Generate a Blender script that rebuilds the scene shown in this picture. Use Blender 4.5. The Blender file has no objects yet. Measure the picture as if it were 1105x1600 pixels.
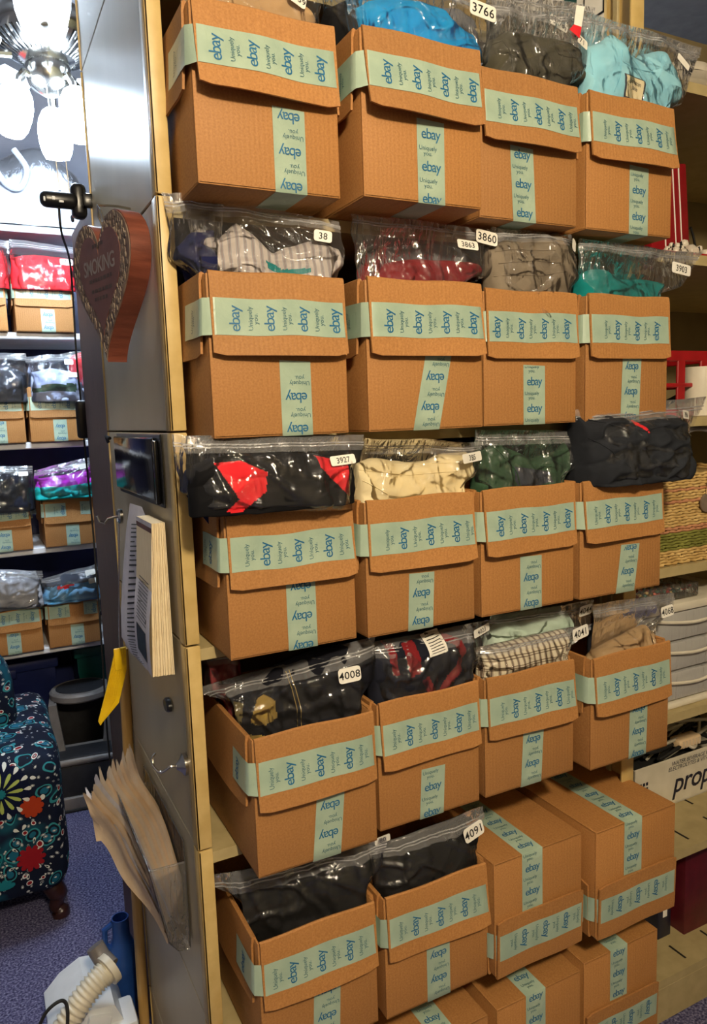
import bpy, bmesh, math, random
from mathutils import Vector, Matrix, noise

scn = bpy.context.scene
col = scn.collection

# ------------------------------------------------------------------ camera, light, exposure
CAM_LOC = (-0.28526, -1.18273, 1.53647)
CAM_ROT = ((0.889427, 0.087794, -0.448566), (-0.455810, 0.097363, -0.884736), (-0.034001, 0.991369, 0.126615))
cam_d = bpy.data.cameras.new('camera'); cam = bpy.data.objects.new('camera', cam_d); col.objects.link(cam)
cam_d.sensor_fit = 'VERTICAL'; cam_d.sensor_height = 36; cam_d.lens = 26.2979
cam_d.clip_start = .02
cam.matrix_world = Matrix.Translation(CAM_LOC) @ Matrix(CAM_ROT).to_4x4()
scn.camera = cam
vs = scn.view_settings
vs.view_transform = 'Standard'; vs.look = 'None'; vs.gamma = 1; vs.use_curve_mapping = False
vs.exposure = 0.0

LAMP_L = 520          # glow of the glass globe of the ceiling lamp behind the camera
FAN_L = 235           # glow of the fan's glass shades
world = bpy.data.worlds.new('world'); scn.world = world; world.use_nodes = True
world.node_tree.nodes['Background'].inputs[0].default_value = (.9, .95, 1, 1)
world.node_tree.nodes['Background'].inputs[1].default_value = .012

# ------------------------------------------------------------------ helpers
def lin(h):
    h = h.lstrip('#'); v = [int(h[i:i+2], 16)/255 for i in (0, 2, 4)]
    return tuple((c/12.92 if c <= .04045 else ((c+.055)/1.055)**2.4) for c in v) + (1,)

def tag(o, label=None, cat=None, group=None, kind=None):
    if label: o['label'] = label
    if cat: o['category'] = cat
    if group: o['group'] = group
    if kind: o['kind'] = kind
    return o

def empty(name, loc, rz=0, label=None, cat=None, group=None):
    o = bpy.data.objects.new(name, None); col.objects.link(o); o.empty_display_size = .05
    o.location = loc; o.rotation_euler = (0, 0, rz)
    return tag(o, label, cat, group)

class MB:
    def __init__(s): s.v = []; s.f = []; s.m = []
    def add(s, vs, fs, mi=0):
        n = len(s.v); s.v += [tuple(p) for p in vs]; s.f += [tuple(i+n for i in f) for f in fs]; s.m += [mi]*len(fs); return s
    def box(s, a, b, mi=0, M=None):
        x0, y0, z0 = a; x1, y1, z1 = b
        p = [(x0,y0,z0),(x1,y0,z0),(x1,y1,z0),(x0,y1,z0),(x0,y0,z1),(x1,y0,z1),(x1,y1,z1),(x0,y1,z1)]
        if M is not None: p = [M @ Vector(q) for q in p]
        return s.add(p, [(0,3,2,1),(4,5,6,7),(0,1,5,4),(1,2,6,5),(2,3,7,6),(3,0,4,7)], mi)
    def rbox(s, a, b, r=.01, seg=3, mi=0, M=None):
        bm = bmesh.new(); bmesh.ops.create_cube(bm, size=1)
        c = [(a[i]+b[i])/2 for i in range(3)]; d = [abs(b[i]-a[i]) for i in range(3)]
        for v in bm.verts: v.co = Vector((c[0]+v.co.x*d[0], c[1]+v.co.y*d[1], c[2]+v.co.z*d[2]))
        bmesh.ops.bevel(bm, geom=bm.edges[:], offset=min(r, min(d)*.49), segments=seg, profile=.5, affect='EDGES')
        bm.verts.index_update()
        vs = [(M @ v.co) if M is not None else v.co.copy() for v in bm.verts]; fs = [[v.index for v in f.verts] for f in bm.faces]
        bm.free(); return s.add(vs, fs, mi)
    def tube(s, path, r, n=8, mi=0, cap=True):
        P = [Vector(p) for p in path]; R = r if isinstance(r, (list, tuple)) else [r]*len(P)
        vs = []; up = None
        for i, p in enumerate(P):
            t = (P[min(i+1, len(P)-1)]-P[max(i-1, 0)]).normalized()
            if up is None: up = t.orthogonal().normalized()
            up = (up - t*up.dot(t)).normalized(); w = t.cross(up)
            for k in range(n):
                a = 2*math.pi*k/n; vs.append(p+(up*math.cos(a)+w*math.sin(a))*R[i])
        fs = [(i*n+k, i*n+(k+1) % n, (i+1)*n+(k+1) % n, (i+1)*n+k) for i in range(len(P)-1) for k in range(n)]
        if cap: fs += [tuple(range(n-1, -1, -1)), tuple((len(P)-1)*n+k for k in range(n))]
        return s.add(vs, fs, mi)
    def lathe(s, prof, n=24, M=None, mi=0, sx=1, sy=1):
        vs = []
        for r, z in prof:
            for k in range(n):
                a = 2*math.pi*k/n; p = Vector((r*math.cos(a)*sx, r*math.sin(a)*sy, z)); vs.append(M @ p if M is not None else p)
        fs = [(i*n+k, i*n+(k+1) % n, (i+1)*n+(k+1) % n, (i+1)*n+k) for i in range(len(prof)-1) for k in range(n)]
        fs += [tuple(range(n-1, -1, -1)), tuple((len(prof)-1)*n+k for k in range(n))]
        return s.add(vs, fs, mi)
    def prism(s, pts, h, M=None, mi=0):
        n = len(pts); vs = [Vector((p[0], p[1], 0)) for p in pts]+[Vector((p[0], p[1], h)) for p in pts]
        if M is not None: vs = [M @ v for v in vs]
        fs = [tuple(range(n-1, -1, -1)), tuple(range(n, 2*n))]+[(i, (i+1) % n, n+(i+1) % n, n+i) for i in range(n)]
        return s.add(vs, fs, mi)
    def grid(s, rows, mi=0, close=False):
        n = len(rows[0]); vs = [p for r_ in rows for p in r_]; m = n if close else n-1
        fs = [(i*n+k, i*n+(k+1) % n, (i+1)*n+(k+1) % n, (i+1)*n+k) for i in range(len(rows)-1) for k in range(m)]
        return s.add(vs, fs, mi)
    def mesh(s, name, mats, smooth=35):
        me = bpy.data.meshes.new(name); me.from_pydata(s.v, [], s.f)
        for m in (mats if isinstance(mats, (list, tuple)) else [mats]): me.materials.append(MAT[m] if isinstance(m, str) else m)
        if any(s.m): me.polygons.foreach_set('material_index', s.m)
        if smooth:
            me.polygons.foreach_set('use_smooth', [True]*len(me.polygons))
            if smooth < 180: me.set_sharp_from_angle(angle=math.radians(smooth))
        me.update(); return me
    def build(s, name, mats, parent=None, smooth=35, fix=False):
        me = s.mesh(name, mats, smooth)
        if fix:
            bm = bmesh.new(); bm.from_mesh(me); bmesh.ops.recalc_face_normals(bm, faces=bm.faces[:]); bm.to_mesh(me); bm.free()
        o = bpy.data.objects.new(name, me); col.objects.link(o)
        if parent: o.parent = parent
        return o

def link(me, name, parent=None, loc=(0, 0, 0), rot=(0, 0, 0)):
    o = bpy.data.objects.new(name, me); col.objects.link(o); o.parent = parent; o.location = loc; o.rotation_euler = rot; return o

# ------------------------------------------------------------------ materials
MAT = {}
def new_mat(name):
    m = bpy.data.materials.new(name); m.use_nodes = True; MAT[name] = m
    return m, m.node_tree, m.node_tree.nodes['Principled BSDF']
def N(nt, t, **k):
    n = nt.nodes.new(t)
    for a, v in k.items(): setattr(n, a, v)
    return n
def ramp(nt, fac, stops, interp='LINEAR'):
    r = N(nt, 'ShaderNodeValToRGB'); r.color_ramp.interpolation = interp
    e = r.color_ramp.elements
    while len(e) < len(stops): e.new(.5)
    for i, (p, c) in enumerate(stops): e[i].position = p; e[i].color = c
    nt.links.new(fac, r.inputs[0]); return r.outputs[0]
def coord(nt, scale=(1, 1, 1), kind='Object'):
    c = N(nt, 'ShaderNodeTexCoord'); m = N(nt, 'ShaderNodeMapping'); m.inputs['Scale'].default_value = scale
    nt.links.new(c.outputs[kind], m.inputs[0]); return m.outputs[0]
def noise_mat(name, c1, c2, scale=40, rough=.6, bump=.15, bscale=None, stretch=(1, 1, 1), metal=0, spec=.5, detail=4, coat=0, bdist=.002):
    m, nt, b = new_mat(name); co = coord(nt, stretch)
    n = N(nt, 'ShaderNodeTexNoise'); n.inputs['Scale'].default_value = scale; n.inputs['Detail'].default_value = detail
    nt.links.new(co, n.inputs['Vector'])
    nt.links.new(ramp(nt, n.outputs[0], [(.3, lin(c1)), (.7, lin(c2))]), b.inputs['Base Color'])
    b.inputs['Roughness'].default_value = rough; b.inputs['Metallic'].default_value = metal; b.inputs['Specular IOR Level'].default_value = spec
    b.inputs['Coat Weight'].default_value = coat
    if bump:
        n2 = N(nt, 'ShaderNodeTexNoise'); n2.inputs['Scale'].default_value = bscale or scale*3; n2.inputs['Detail'].default_value = 3
        nt.links.new(co, n2.inputs['Vector'])
        bp = N(nt, 'ShaderNodeBump'); bp.inputs['Strength'].default_value = bump; bp.inputs['Distance'].default_value = bdist
        nt.links.new(n2.outputs[0], bp.inputs['Height']); nt.links.new(bp.outputs[0], b.inputs['Normal'])
    return m

def cardboard():
    m, nt, b = new_mat('cardboard'); co = coord(nt, kind='Object')
    n = N(nt, 'ShaderNodeTexNoise'); n.inputs['Scale'].default_value = 320; n.inputs['Detail'].default_value = 6; nt.links.new(co, n.inputs[0])
    n2 = N(nt, 'ShaderNodeTexNoise'); n2.inputs['Scale'].default_value = 5; n2.inputs['Detail'].default_value = 3; nt.links.new(co, n2.inputs[0])
    a = ramp(nt, n.outputs[0], [(.3, lin('a4713f')), (.72, lin('ba864e'))])
    c2 = ramp(nt, n2.outputs[0], [(.3, (.94, .93, .92, 1)), (.7, (1.04, 1.03, 1.02, 1))])
    oi = N(nt, 'ShaderNodeObjectInfo'); rr = ramp(nt, oi.outputs['Random'], [(0, (.9, .9, .92, 1)), (1, (1.06, 1.04, 1.0, 1))])
    mx = N(nt, 'ShaderNodeMix', data_type='RGBA', blend_type='MULTIPLY'); mx.inputs[0].default_value = 1
    nt.links.new(a, mx.inputs[6]); nt.links.new(c2, mx.inputs[7])
    mx2 = N(nt, 'ShaderNodeMix', data_type='RGBA', blend_type='MULTIPLY'); mx2.inputs[0].default_value = 1
    nt.links.new(mx.outputs[2], mx2.inputs[6]); nt.links.new(rr, mx2.inputs[7])
    nt.links.new(mx2.outputs[2], b.inputs['Base Color'])
    b.inputs['Roughness'].default_value = .62; b.inputs['Specular IOR Level'].default_value = .35
    w = N(nt, 'ShaderNodeTexWave', wave_type='BANDS', bands_direction='X'); w.inputs['Scale'].default_value = 42; w.inputs['Distortion'].default_value = .4
    nt.links.new(co, w.inputs[0])
    ad = N(nt, 'ShaderNodeMath', operation='MULTIPLY_ADD'); ad.inputs[1].default_value = .25
    nt.links.new(w.outputs[1], ad.inputs[0]); nt.links.new(n2.outputs[0], ad.inputs[2])
    bp = N(nt, 'ShaderNodeBump'); bp.inputs['Strength'].default_value = .22; bp.inputs['Distance'].default_value = .003
    nt.links.new(ad.outputs[0], bp.inputs['Height']); nt.links.new(bp.outputs[0], b.inputs['Normal'])
cardboard()
noise_mat('cardboard_edge', '6d4424', '9c6a3c', 300, .8, .3)
def tape_mat():
    m, nt, b = new_mat('tape'); co = coord(nt)
    n = N(nt, 'ShaderNodeTexNoise'); n.inputs['Scale'].default_value = 22; n.inputs['Detail'].default_value = 3; nt.links.new(co, n.inputs[0])
    nt.links.new(ramp(nt, n.outputs[0], [(.3, lin('98ae9c')), (.7, lin('a9bda8'))]), b.inputs['Base Color'])
    b.inputs['Roughness'].default_value = .28; b.inputs['Specular IOR Level'].default_value = .5
    v = N(nt, 'ShaderNodeTexNoise'); v.inputs['Scale'].default_value = 60; v.inputs['Detail'].default_value = 2; v.inputs['Distortion'].default_value = 1.5; nt.links.new(co, v.inputs[0])
    bp = N(nt, 'ShaderNodeBump'); bp.inputs['Strength'].default_value = .28; bp.inputs['Distance'].default_value = .002
    nt.links.new(v.outputs[0], bp.inputs['Height']); nt.links.new(bp.outputs[0], b.inputs['Normal'])
tape_mat()
noise_mat('print_blue', '0f5f8e', '1a6c98', 50, .45, 0)
noise_mat('print_dark', '2f5f6e', '3a6a78', 50, .5, 0)
noise_mat('print_black', '101010', '1c1c1c', 50, .5, 0)
noise_mat('sticker_white', 'eeeade', 'f8f5ec', 30, .45, 0)
noise_mat('sticker_cream', 'd8c8a0', 'e4d6b4', 60, .7, .1)

def film_mat(name, haze, tint, rough=.1):
    m, nt, b = new_mat(name)
    b.inputs['Base Color'].default_value = tint; b.inputs['Roughness'].default_value = rough; b.inputs['Specular IOR Level'].default_value = .9; b.inputs['IOR'].default_value = 1.52
    tr = N(nt, 'ShaderNodeBsdfTransparent'); tr.inputs[0].default_value = (.95, .95, .95, 1)
    gl = N(nt, 'ShaderNodeBsdfGlossy'); gl.inputs['Roughness'].default_value = rough; gl.inputs[0].default_value = (1, 1, 1, 1)
    fr = N(nt, 'ShaderNodeFresnel'); fr.inputs[0].default_value = 1.5
    co = coord(nt); n = N(nt, 'ShaderNodeTexNoise'); n.inputs['Scale'].default_value = 24; n.inputs['Detail'].default_value = 3; n.inputs['Distortion'].default_value = 2.2
    mp = N(nt, 'ShaderNodeMapping'); mp.inputs['Scale'].default_value = (1.2, 1, .35); mp.inputs['Rotation'].default_value = (0, .6, 0); nt.links.new(co, mp.inputs[0])
    nt.links.new(mp.outputs[0], n.inputs[0])
    bp = N(nt, 'ShaderNodeBump'); bp.inputs['Strength'].default_value = .8; bp.inputs['Distance'].default_value = .006; nt.links.new(n.outputs[0], bp.inputs['Height'])
    nt.links.new(bp.outputs[0], gl.inputs['Normal']); nt.links.new(bp.outputs[0], fr.inputs['Normal'])
    m1 = N(nt, 'ShaderNodeMixShader'); m1.inputs[0].default_value = haze
    nt.links.new(tr.outputs[0], m1.inputs[1]); nt.links.new(b.outputs[0], m1.inputs[2])
    m2 = N(nt, 'ShaderNodeMixShader'); nt.links.new(fr.outputs[0], m2.inputs[0]); nt.links.new(m1.outputs[0], m2.inputs[1]); nt.links.new(gl.outputs[0], m2.inputs[2])
    nt.links.new(m2.outputs[0], nt.nodes['Material Output'].inputs[0])
film_mat('film', .018, (.8, .8, .82, 1), .07)
film_mat('film_header', .15, (.8, .8, .82, 1), .12)
film_mat('zip_film', .3, (.85, .85, .87, 1), .2)
film_mat('clear_plastic', .1, (.6, .58, .52, 1), .08)
film_mat('frosted_plastic', .5, (.86, .85, .82, 1), .25)

def cloth(name, c1, c2=None, scale=18, rough=.85, weave=700):
    noise_mat(name, c1, c2 or c1, scale, rough, .1, weave, spec=.15, bdist=.0003)
for nm, a, b in [('tan_cloth', 'a98a63', 'b89a72'), ('black_cloth', '08080a', '131316'), ('blue_cloth', '0f86c4', '1a98d6'), ('grey_cloth', '5a5a5e', '6c6c70'),
    ('navy_cloth', '15183c', '20244c'), ('maroon_cloth', '6e1a1e', '822328'), ('slate_cloth', '33363f', '444854'), ('teal_cloth', '0b6c6c', '128080'),
    ('red_cloth', 'd02028', 'e23038'), ('cream_cloth', 'd9c79a', 'eadcb4'), ('green_cloth', '2a4230', '38543c'), ('charcoal_cloth', '1d1f24', '2b2e34'),
    ('khaki_cloth', '8a7238', 'a48a48'), ('khaki_dark', '4c4428', '6a5e38'), ('navy_dark', '14161f', '20222e'), ('pale_teal', 'a9bcae', 'bccdbf'), ('pale_blue', '9aa4c4', 'bcc4dc'),
    ('purple_cloth', 'a028a8', 'b83ac0'), ('turquoise_cloth', '18b0b0', '30c8c4'), ('silver_cloth', '8a8c94', 'a8aab2'), ('sky_cloth', '3a86b8', '8ab4d4'), ('olive_denim', '3c3a30', '524e40'), ('denim_blue', '7fb8cc', '9ad0de'), ('black_denim', '0c0c12', '191a22'),
    ('taupe_knit', '75695a', '8a7e6c'), ('gold_thread', '9a8348', 'b09a5a'), ('white_cloth', 'b8bcc8', 'd2d6e0')]: cloth(nm, a, b)
def stripe_mat(name, base, cols, scale, plaid=False):
    m, nt, b = new_mat(name); co = coord(nt)
    def wave(d, s, dist=1.2):
        w = N(nt, 'ShaderNodeTexWave', wave_type='BANDS', bands_direction=d); w.inputs['Scale'].default_value = s; w.inputs['Distortion'].default_value = dist; w.inputs['Detail'].default_value = 1; w.inputs['Detail Scale'].default_value = .25
        nt.links.new(co, w.inputs[0]); return w.outputs[1]
    c1 = ramp(nt, wave('X', scale, 3.0 if not plaid else .8), [(0, lin(base)), (.62, lin(base)), (.66, lin(cols[0])), (.8, lin(cols[0])), (.84, lin(base)), (.93, lin(cols[1])), (1, lin(cols[1]))], 'LINEAR')
    out = c1
    if plaid:
        c2 = ramp(nt, wave('Z', scale*.8, .8), [(0, (1, 1, 1, 1)), (.7, (1, 1, 1, 1)), (.78, lin(cols[0])), (.9, lin(cols[1])), (1, (1, 1, 1, 1))])
        mx = N(nt, 'ShaderNodeMix', data_type='RGBA', blend_type='MULTIPLY'); mx.inputs[0].default_value = .9
        nt.links.new(c1, mx.inputs[6]); nt.links.new(c2, mx.inputs[7]); out = mx.outputs[2]
    nt.links.new(out, b.inputs['Base Color']); b.inputs['Roughness'].default_value = .85
stripe_mat('stripe_cloth', 'b2a9a4', ['7b8088', '8a7f80'], 26)
stripe_mat('plaid_cloth', 'd4cbb4', ['8a7058', '6a5a4c'], 22, True)

noise_mat('post_paint', 'c2a566', 'd2b678', 30, .42, .06, 90)
noise_mat('shelf_paint', 'a8976a', 'b8a678', 25, .5, .05, 90)
noise_mat('panel_steel', 'b6aa8e', 'c4b89c', 5, .30, .03, 200, stretch=(1, 1, .3), metal=.04, spec=.06)
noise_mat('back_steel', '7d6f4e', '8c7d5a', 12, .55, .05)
noise_mat('dark_wood', '4e362e', '64483e', 30, .5, .1, stretch=(6, 6, .4))
noise_mat('heart_wood', '5c2c1e', '7c4230', 14, .45, .2, 60, stretch=(1, 1, 7))
noise_mat('heart_face', '4e3a34', '7c6a5c', 60, .55, .35, 90, stretch=(1, 1, .5))
noise_mat('heart_centre', '5c3a34', '6b463e', 25, .5, .1)
noise_mat('heart_grey', '7e7672', '928a86', 40, .6, 0)
noise_mat('heart_chip_a', '6e6052', '847464', 40, .6, .1); noise_mat('heart_chip_b', '3c3230', '54463e', 40, .6, .1)
noise_mat('black_plastic', '0a0a0c', '151518', 30, .3, .05)
noise_mat('black_gloss', '070709', '101014', 30, .12, .25, 30)
noise_mat('black_rubber', '141414', '1e1e1e', 60, .7, .1)
noise_mat('chrome', 'b8b4ac', 'd0ccc4', 20, .18, 0, metal=1)
noise_mat('white_paint', 'd8dade', 'e6e8ec', 20, .45, .03)
noise_mat('ivory_plastic', 'cfc8b4', 'ddd6c4', 20, .4, .05)
noise_mat('white_plastic', 'd6dade', 'e4e8ec', 15, .35, .03)
noise_mat('paper_white', 'c8c4ca', 'dcd8dc', 30, .75, .1)
noise_mat('page_cream', 'd8c39a', 'ecdcb8', 40, .8, .2, stretch=(1, 40, 1))
noise_mat('kraft', 'e0c298', 'ecd2ac', 14, .75, .35, 30, bdist=.004)
noise_mat('kraft_pale', 'd8c2a4', 'e6d4b8', 14, .75, .3, 30, bdist=.004)
noise_mat('yellow_plastic', 'e0b400', 'f0c810', 40, .4, .1)
noise_mat('tote_blue', '131c48', '1b2558', 12, .4, .05); noise_mat('tote_green', '0a4a44', '0f5a52', 12, .4, .05)
noise_mat('stool_grey', '6a6460', '7e7874', 18, .45, .1); noise_mat('stool_dark', '16161a', '222226', 30, .6, .2)
noise_mat('red_plastic', '8e0e14', 'a0151b', 20, .35, .05); noise_mat('red_case', '7c0c14', '8e121b', 20, .3, .05); noise_mat('maroon_vinyl', '4c0f1a', '5e1522', 30, .4, .15)
noise_mat('navy_vinyl', '10142a', '1a1f3a', 30, .4, .15); noise_mat('mahogany', '2a1512', '3a201a', 20, .3, .1, stretch=(1, 1, .3))
noise_mat('blue_plastic', '1c3f80', '2a54a0', 12, .3, .03); noise_mat('ceiling_white', '8c8c90', '9a9a9e', 20, .9, .1); noise_mat('wall_grey', '7c7c86', '8a8a94', 6, .9, .1)
noise_mat('wall_tan', '6e6450', '7c725e', 6, .9, .1)
noise_mat('rattan', 'b89558', 'd8b878', 30, .6, .2); noise_mat('rattan_green', '6a6a2c', '8a8a40', 30, .6, .2); noise_mat('rattan_pink', 'b07a58', 'c89068', 30, .6, .2)
noise_mat('dish_white', 'c8c0b0', 'd8d0c0', 20, .3, 0); noise_mat('salmon', 'd05848', 'e06a58', 20, .5, 0); noise_mat('rose', 'a84850', 'b85860', 20, .5, 0)
noise_mat('coral_black', '080808', '101010', 20, .4, 0)
noise_mat('slot_dark', '181410', '201a14', 20, .8, 0)
noise_mat('teal_paper', '8fc2c4', 'a2d0d0', 20, .5, 0)
noise_mat('pole_wood', 'b08a4c', 'c8a262', 12, .5, .1, stretch=(8, 8, .5))
def carpet():
    m, nt, b = new_mat('carpet'); co = coord(nt)
    v = N(nt, 'ShaderNodeTexNoise'); v.inputs['Scale'].default_value = 160; v.inputs['Detail'].default_value = 5; nt.links.new(co, v.inputs[0])
    nt.links.new(ramp(nt, v.outputs[0], [(.32, lin('2c2a48')), (.5, lin('5a5878')), (.68, lin('8d8ba6'))]), b.inputs['Base Color'])
    b.inputs['Roughness'].default_value = .95; b.inputs['Specular IOR Level'].default_value = .1
    bp = N(nt, 'ShaderNodeBump'); bp.inputs['Strength'].default_value = .7; bp.inputs['Distance'].default_value = .006
    nt.links.new(v.outputs[0], bp.inputs['Height']); nt.links.new(bp.outputs[0], b.inputs['Normal'])
carpet()
def upholstery():
    m, nt, b = new_mat('paisley'); co = coord(nt)
    base = N(nt, 'ShaderNodeTexNoise'); base.inputs['Scale'].default_value = 7; base.inputs['Detail'].default_value = 2; nt.links.new(co, base.inputs[0])
    col0 = ramp(nt, base.outputs[0], [(.35, lin('060d22')), (.55, lin('0b1830')), (.62, lin('0f4a5c')), (.75, lin('0a2440'))])
    def rings(scale, stops, mask, prev, seed):
        mp = N(nt, 'ShaderNodeMapping'); mp.inputs['Location'].default_value = (seed, seed*.7, seed*.3); nt.links.new(co, mp.inputs[0])
        dn = N(nt, 'ShaderNodeTexNoise'); dn.inputs['Scale'].default_value = 9; nt.links.new(mp.outputs[0], dn.inputs[0])
        mv = N(nt, 'ShaderNodeMix', data_type='VECTOR'); mv.inputs[0].default_value = .06; nt.links.new(mp.outputs[0], mv.inputs[4]); nt.links.new(dn.outputs[1], mv.inputs[5])
        v = N(nt, 'ShaderNodeTexVoronoi'); v.inputs['Scale'].default_value = scale; nt.links.new(mv.outputs[1], v.inputs[0])
        c = ramp(nt, v.outputs[0], stops, 'CONSTANT')
        k = ramp(nt, v.outputs[0], [(0, (1, 1, 1, 1)), (mask, (0, 0, 0, 1))], 'CONSTANT')
        mx = N(nt, 'ShaderNodeMix', data_type='RGBA'); nt.links.new(k, mx.inputs[0]); nt.links.new(prev, mx.inputs[6]); nt.links.new(c, mx.inputs[7]); return mx.outputs[2]
    W = lin('d8dcd8')
    a = rings(16, [(0, lin('15607a')), (.22, lin('0b1428')), (.30, lin('2f8890'))], .36, col0, 3.1)
    a = rings(24, [(0, lin('8a1820')), (.16, W), (.22, lin('0b1428'))], .25, a, 7.7)
    a = rings(52, [(0, W), (.14, lin('0c1a34')), (.2, W)], .23, a, 1.3)
    nt.links.new(a, b.inputs['Base Color']); b.inputs['Roughness'].default_value = .8; b.inputs['Specular IOR Level'].default_value = .25
upholstery()
for nm, c in [('petal_lime', 'a8b860'), ('petal_white', 'd8dcd4'), ('petal_red', '8e1822'), ('petal_navy', '0c1430'), ('petal_orange', 'a83a1c'), ('petal_teal', '1c7480')]: cloth(nm, c)
def glow(name, c, s):
    m, nt, b = new_mat(name); b.inputs['Base Color'].default_value = (.9, .9, .9, 1); b.inputs['Emission Color'].default_value = c; b.inputs['Emission Strength'].default_value = s
glow('fan_glass', (.66, .82, 1, 1), FAN_L)
glow('lamp_glass', (1, .83, .58, 1), LAMP_L)

# ------------------------------------------------------------------ lettering
_txt = {}
def text_mesh(s, size=1.0, spacing=1.0, res=3, bold=0):
    k = (s, spacing, res, bold)
    if k not in _txt:
        cu = bpy.data.curves.new('lettering', 'FONT'); cu.body = s; cu.size = 1; cu.space_character = spacing; cu.resolution_u = res; cu.align_x = 'CENTER'; cu.offset = bold; cu.space_line = .85
        ob = bpy.data.objects.new('lettering', cu); col.objects.link(ob)
        dg = bpy.context.evaluated_depsgraph_get(); dg.update()
        me = bpy.data.meshes.new_from_object(ob.evaluated_get(dg))
        vs = [(v.co.x, v.co.y) for v in me.vertices]; fs = [tuple(p.vertices) for p in me.polygons]
        bpy.data.objects.remove(ob); bpy.data.meshes.remove(me)
        ys = [p[1] for p in vs]; cy = (min(ys)+max(ys))/2
        _txt[k] = ([(x, y-cy) for x, y in vs], fs)
    vs, fs = _txt[k]
    return [(x*size, y*size) for x, y in vs], fs

# ------------------------------------------------------------------ room shell
def struct(name, mb, mat): o = mb.build(name, mat); o['kind'] = 'structure'; return o
struct('floor', MB().box((-2.6, -3.0, -.05), (3.2, 2.75, 0)), 'carpet')
struct('ceiling', MB().box((-2.6, -3.0, 3.05), (3.2, 2.75, 3.1)), 'ceiling_white')
struct('wall_back', MB().box((-2.6, 2.65, 0), (3.2, 2.75, 3.05)), 'wall_grey')
struct('wall_left', MB().box((-2.7, -3.0, 0), (-2.6, 2.75, 3.05)), 'wall_grey')
struct('wall_right', MB().box((3.2, -3.0, 0), (3.3, 2.75, 3.05)), 'wall_tan')
struct('wall_front', MB().box((-2.6, -3.1, 0), (3.2, -3.0, 3.05)), 'wall_tan')

lamp = empty('ceiling_lamp', (-.15, -2.0, 3.05), 0, 'ceiling lamp with a warm glowing glass globe behind the viewer', 'lamp')
MB().lathe([(.09, 0), (.09, -.03), (.06, -.06), (.0, -.06)], 32).build('canopy', 'white_paint', lamp)
MB().tube([(0, 0, -.05), (0, 0, -.375)], .008, 8).build('rod', 'white_paint', lamp)
MB().lathe([(.0, 0)]+[(.10*math.sin(math.pi*k/12), -.10+.10*math.cos(math.pi*k/12)) for k in range(1, 12)]+[(0, -.20)], 24, Matrix.Translation((0, 0, -.365))).build('globe', 'lamp_glass', lamp, 180)

# ------------------------------------------------------------------ shelving units
LV = [.1190, .4474, .8075, 1.1656, 1.5096, 1.8677, 2.2254]      # shelf tops
SEAM = [0, .131, .4850, .8164, 1.1735, 1.5217, 1.8794, 2.2935, 2.70]
UW, UD, PW = 1.01, .603, .0225
u1 = empty('steel_shelving_unit', (0, 0, 0), 0, 'tan steel shelving unit with a grey end panel, holding the taped boxes', 'shelving')
for z in LV:
    MB().box((.004, 0.0, z-.02), (UW-.004, UD, z)).build('shelf', 'shelf_paint', u1)
for i in range(len(SEAM)-1):
    a, b = SEAM[i]+.0015, SEAM[i+1]-.0015
    MB().rbox((0, .0225, a), (.004, UD-.002, b), .0015, 1).build('end_panel', 'panel_steel', u1)
    m = MB().rbox((-.003, -.003, a), (PW, .003, b), .002, 2); m.rbox((-.003, -.003, a), (.003, .028, b), .002, 2); m.build('front_post', 'post_paint', u1)
    m = MB().rbox((-.003, UD-.003, a), (.03, UD+.003, b), .002, 2); m.build('rear_post', 'post_paint', u1)
    MB().box((.004, UD-.002, a), (UW, UD, b)).build('back_panel', 'back_steel', u1)
u2 = empty('steel_shelving_unit', (UW, 0, 0), 0, 'tan steel shelving unit on the right with red crate, basket and drawers', 'shelving')
for z in LV:
    b = MB().box((.006, 0.0, z-.022), (1.2, UD, z))
    sh = b.build('shelf', 'shelf_paint', u2)
    if z < .9:
        for k in range(7):
            for yy in (.05, .16):
                M = Matrix.Translation((.1+k*.12+(yy*.3), yy, z+.0004)) @ Matrix.Rotation(math.pi/2, 4, 'Z')
                MB().box((-.026, -.003, 0), (.026, .003, .0006), M=M).build('slot', 'slot_dark', sh)
MB().rbox((.006, .002, 0), (1.2, .012, .095), .002, 1).build('kick_plate', 'shelf_paint', u2)
for i in range(len(SEAM)-1):
    a, b = SEAM[i]+.001, SEAM[i+1]-.001
    MB().box((-.004, .0, a), (.002, UD, b)).build('divider_panel', 'post_paint', u2)
    m = MB().rbox((-.03, -.004, a), (.004, .002, b), .002, 2); m.rbox((-.006, .0, a), (.012, .012, b), .002, 1); m.build('front_post', 'post_paint', u2)
    for yy in (.05, .085): MB().rbox((-.012, yy, a), (-.004, yy+.015, b), .002, 1).build('upright_rib', 'shelf_paint', u2)
    MB().box((.006, UD-.004, a), (1.2, UD, b)).build('back_panel', 'back_steel', u2)
    MB().box((1.2, 0, a), (1.206, UD, b)).build('end_panel', 'back_steel', u2)

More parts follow.
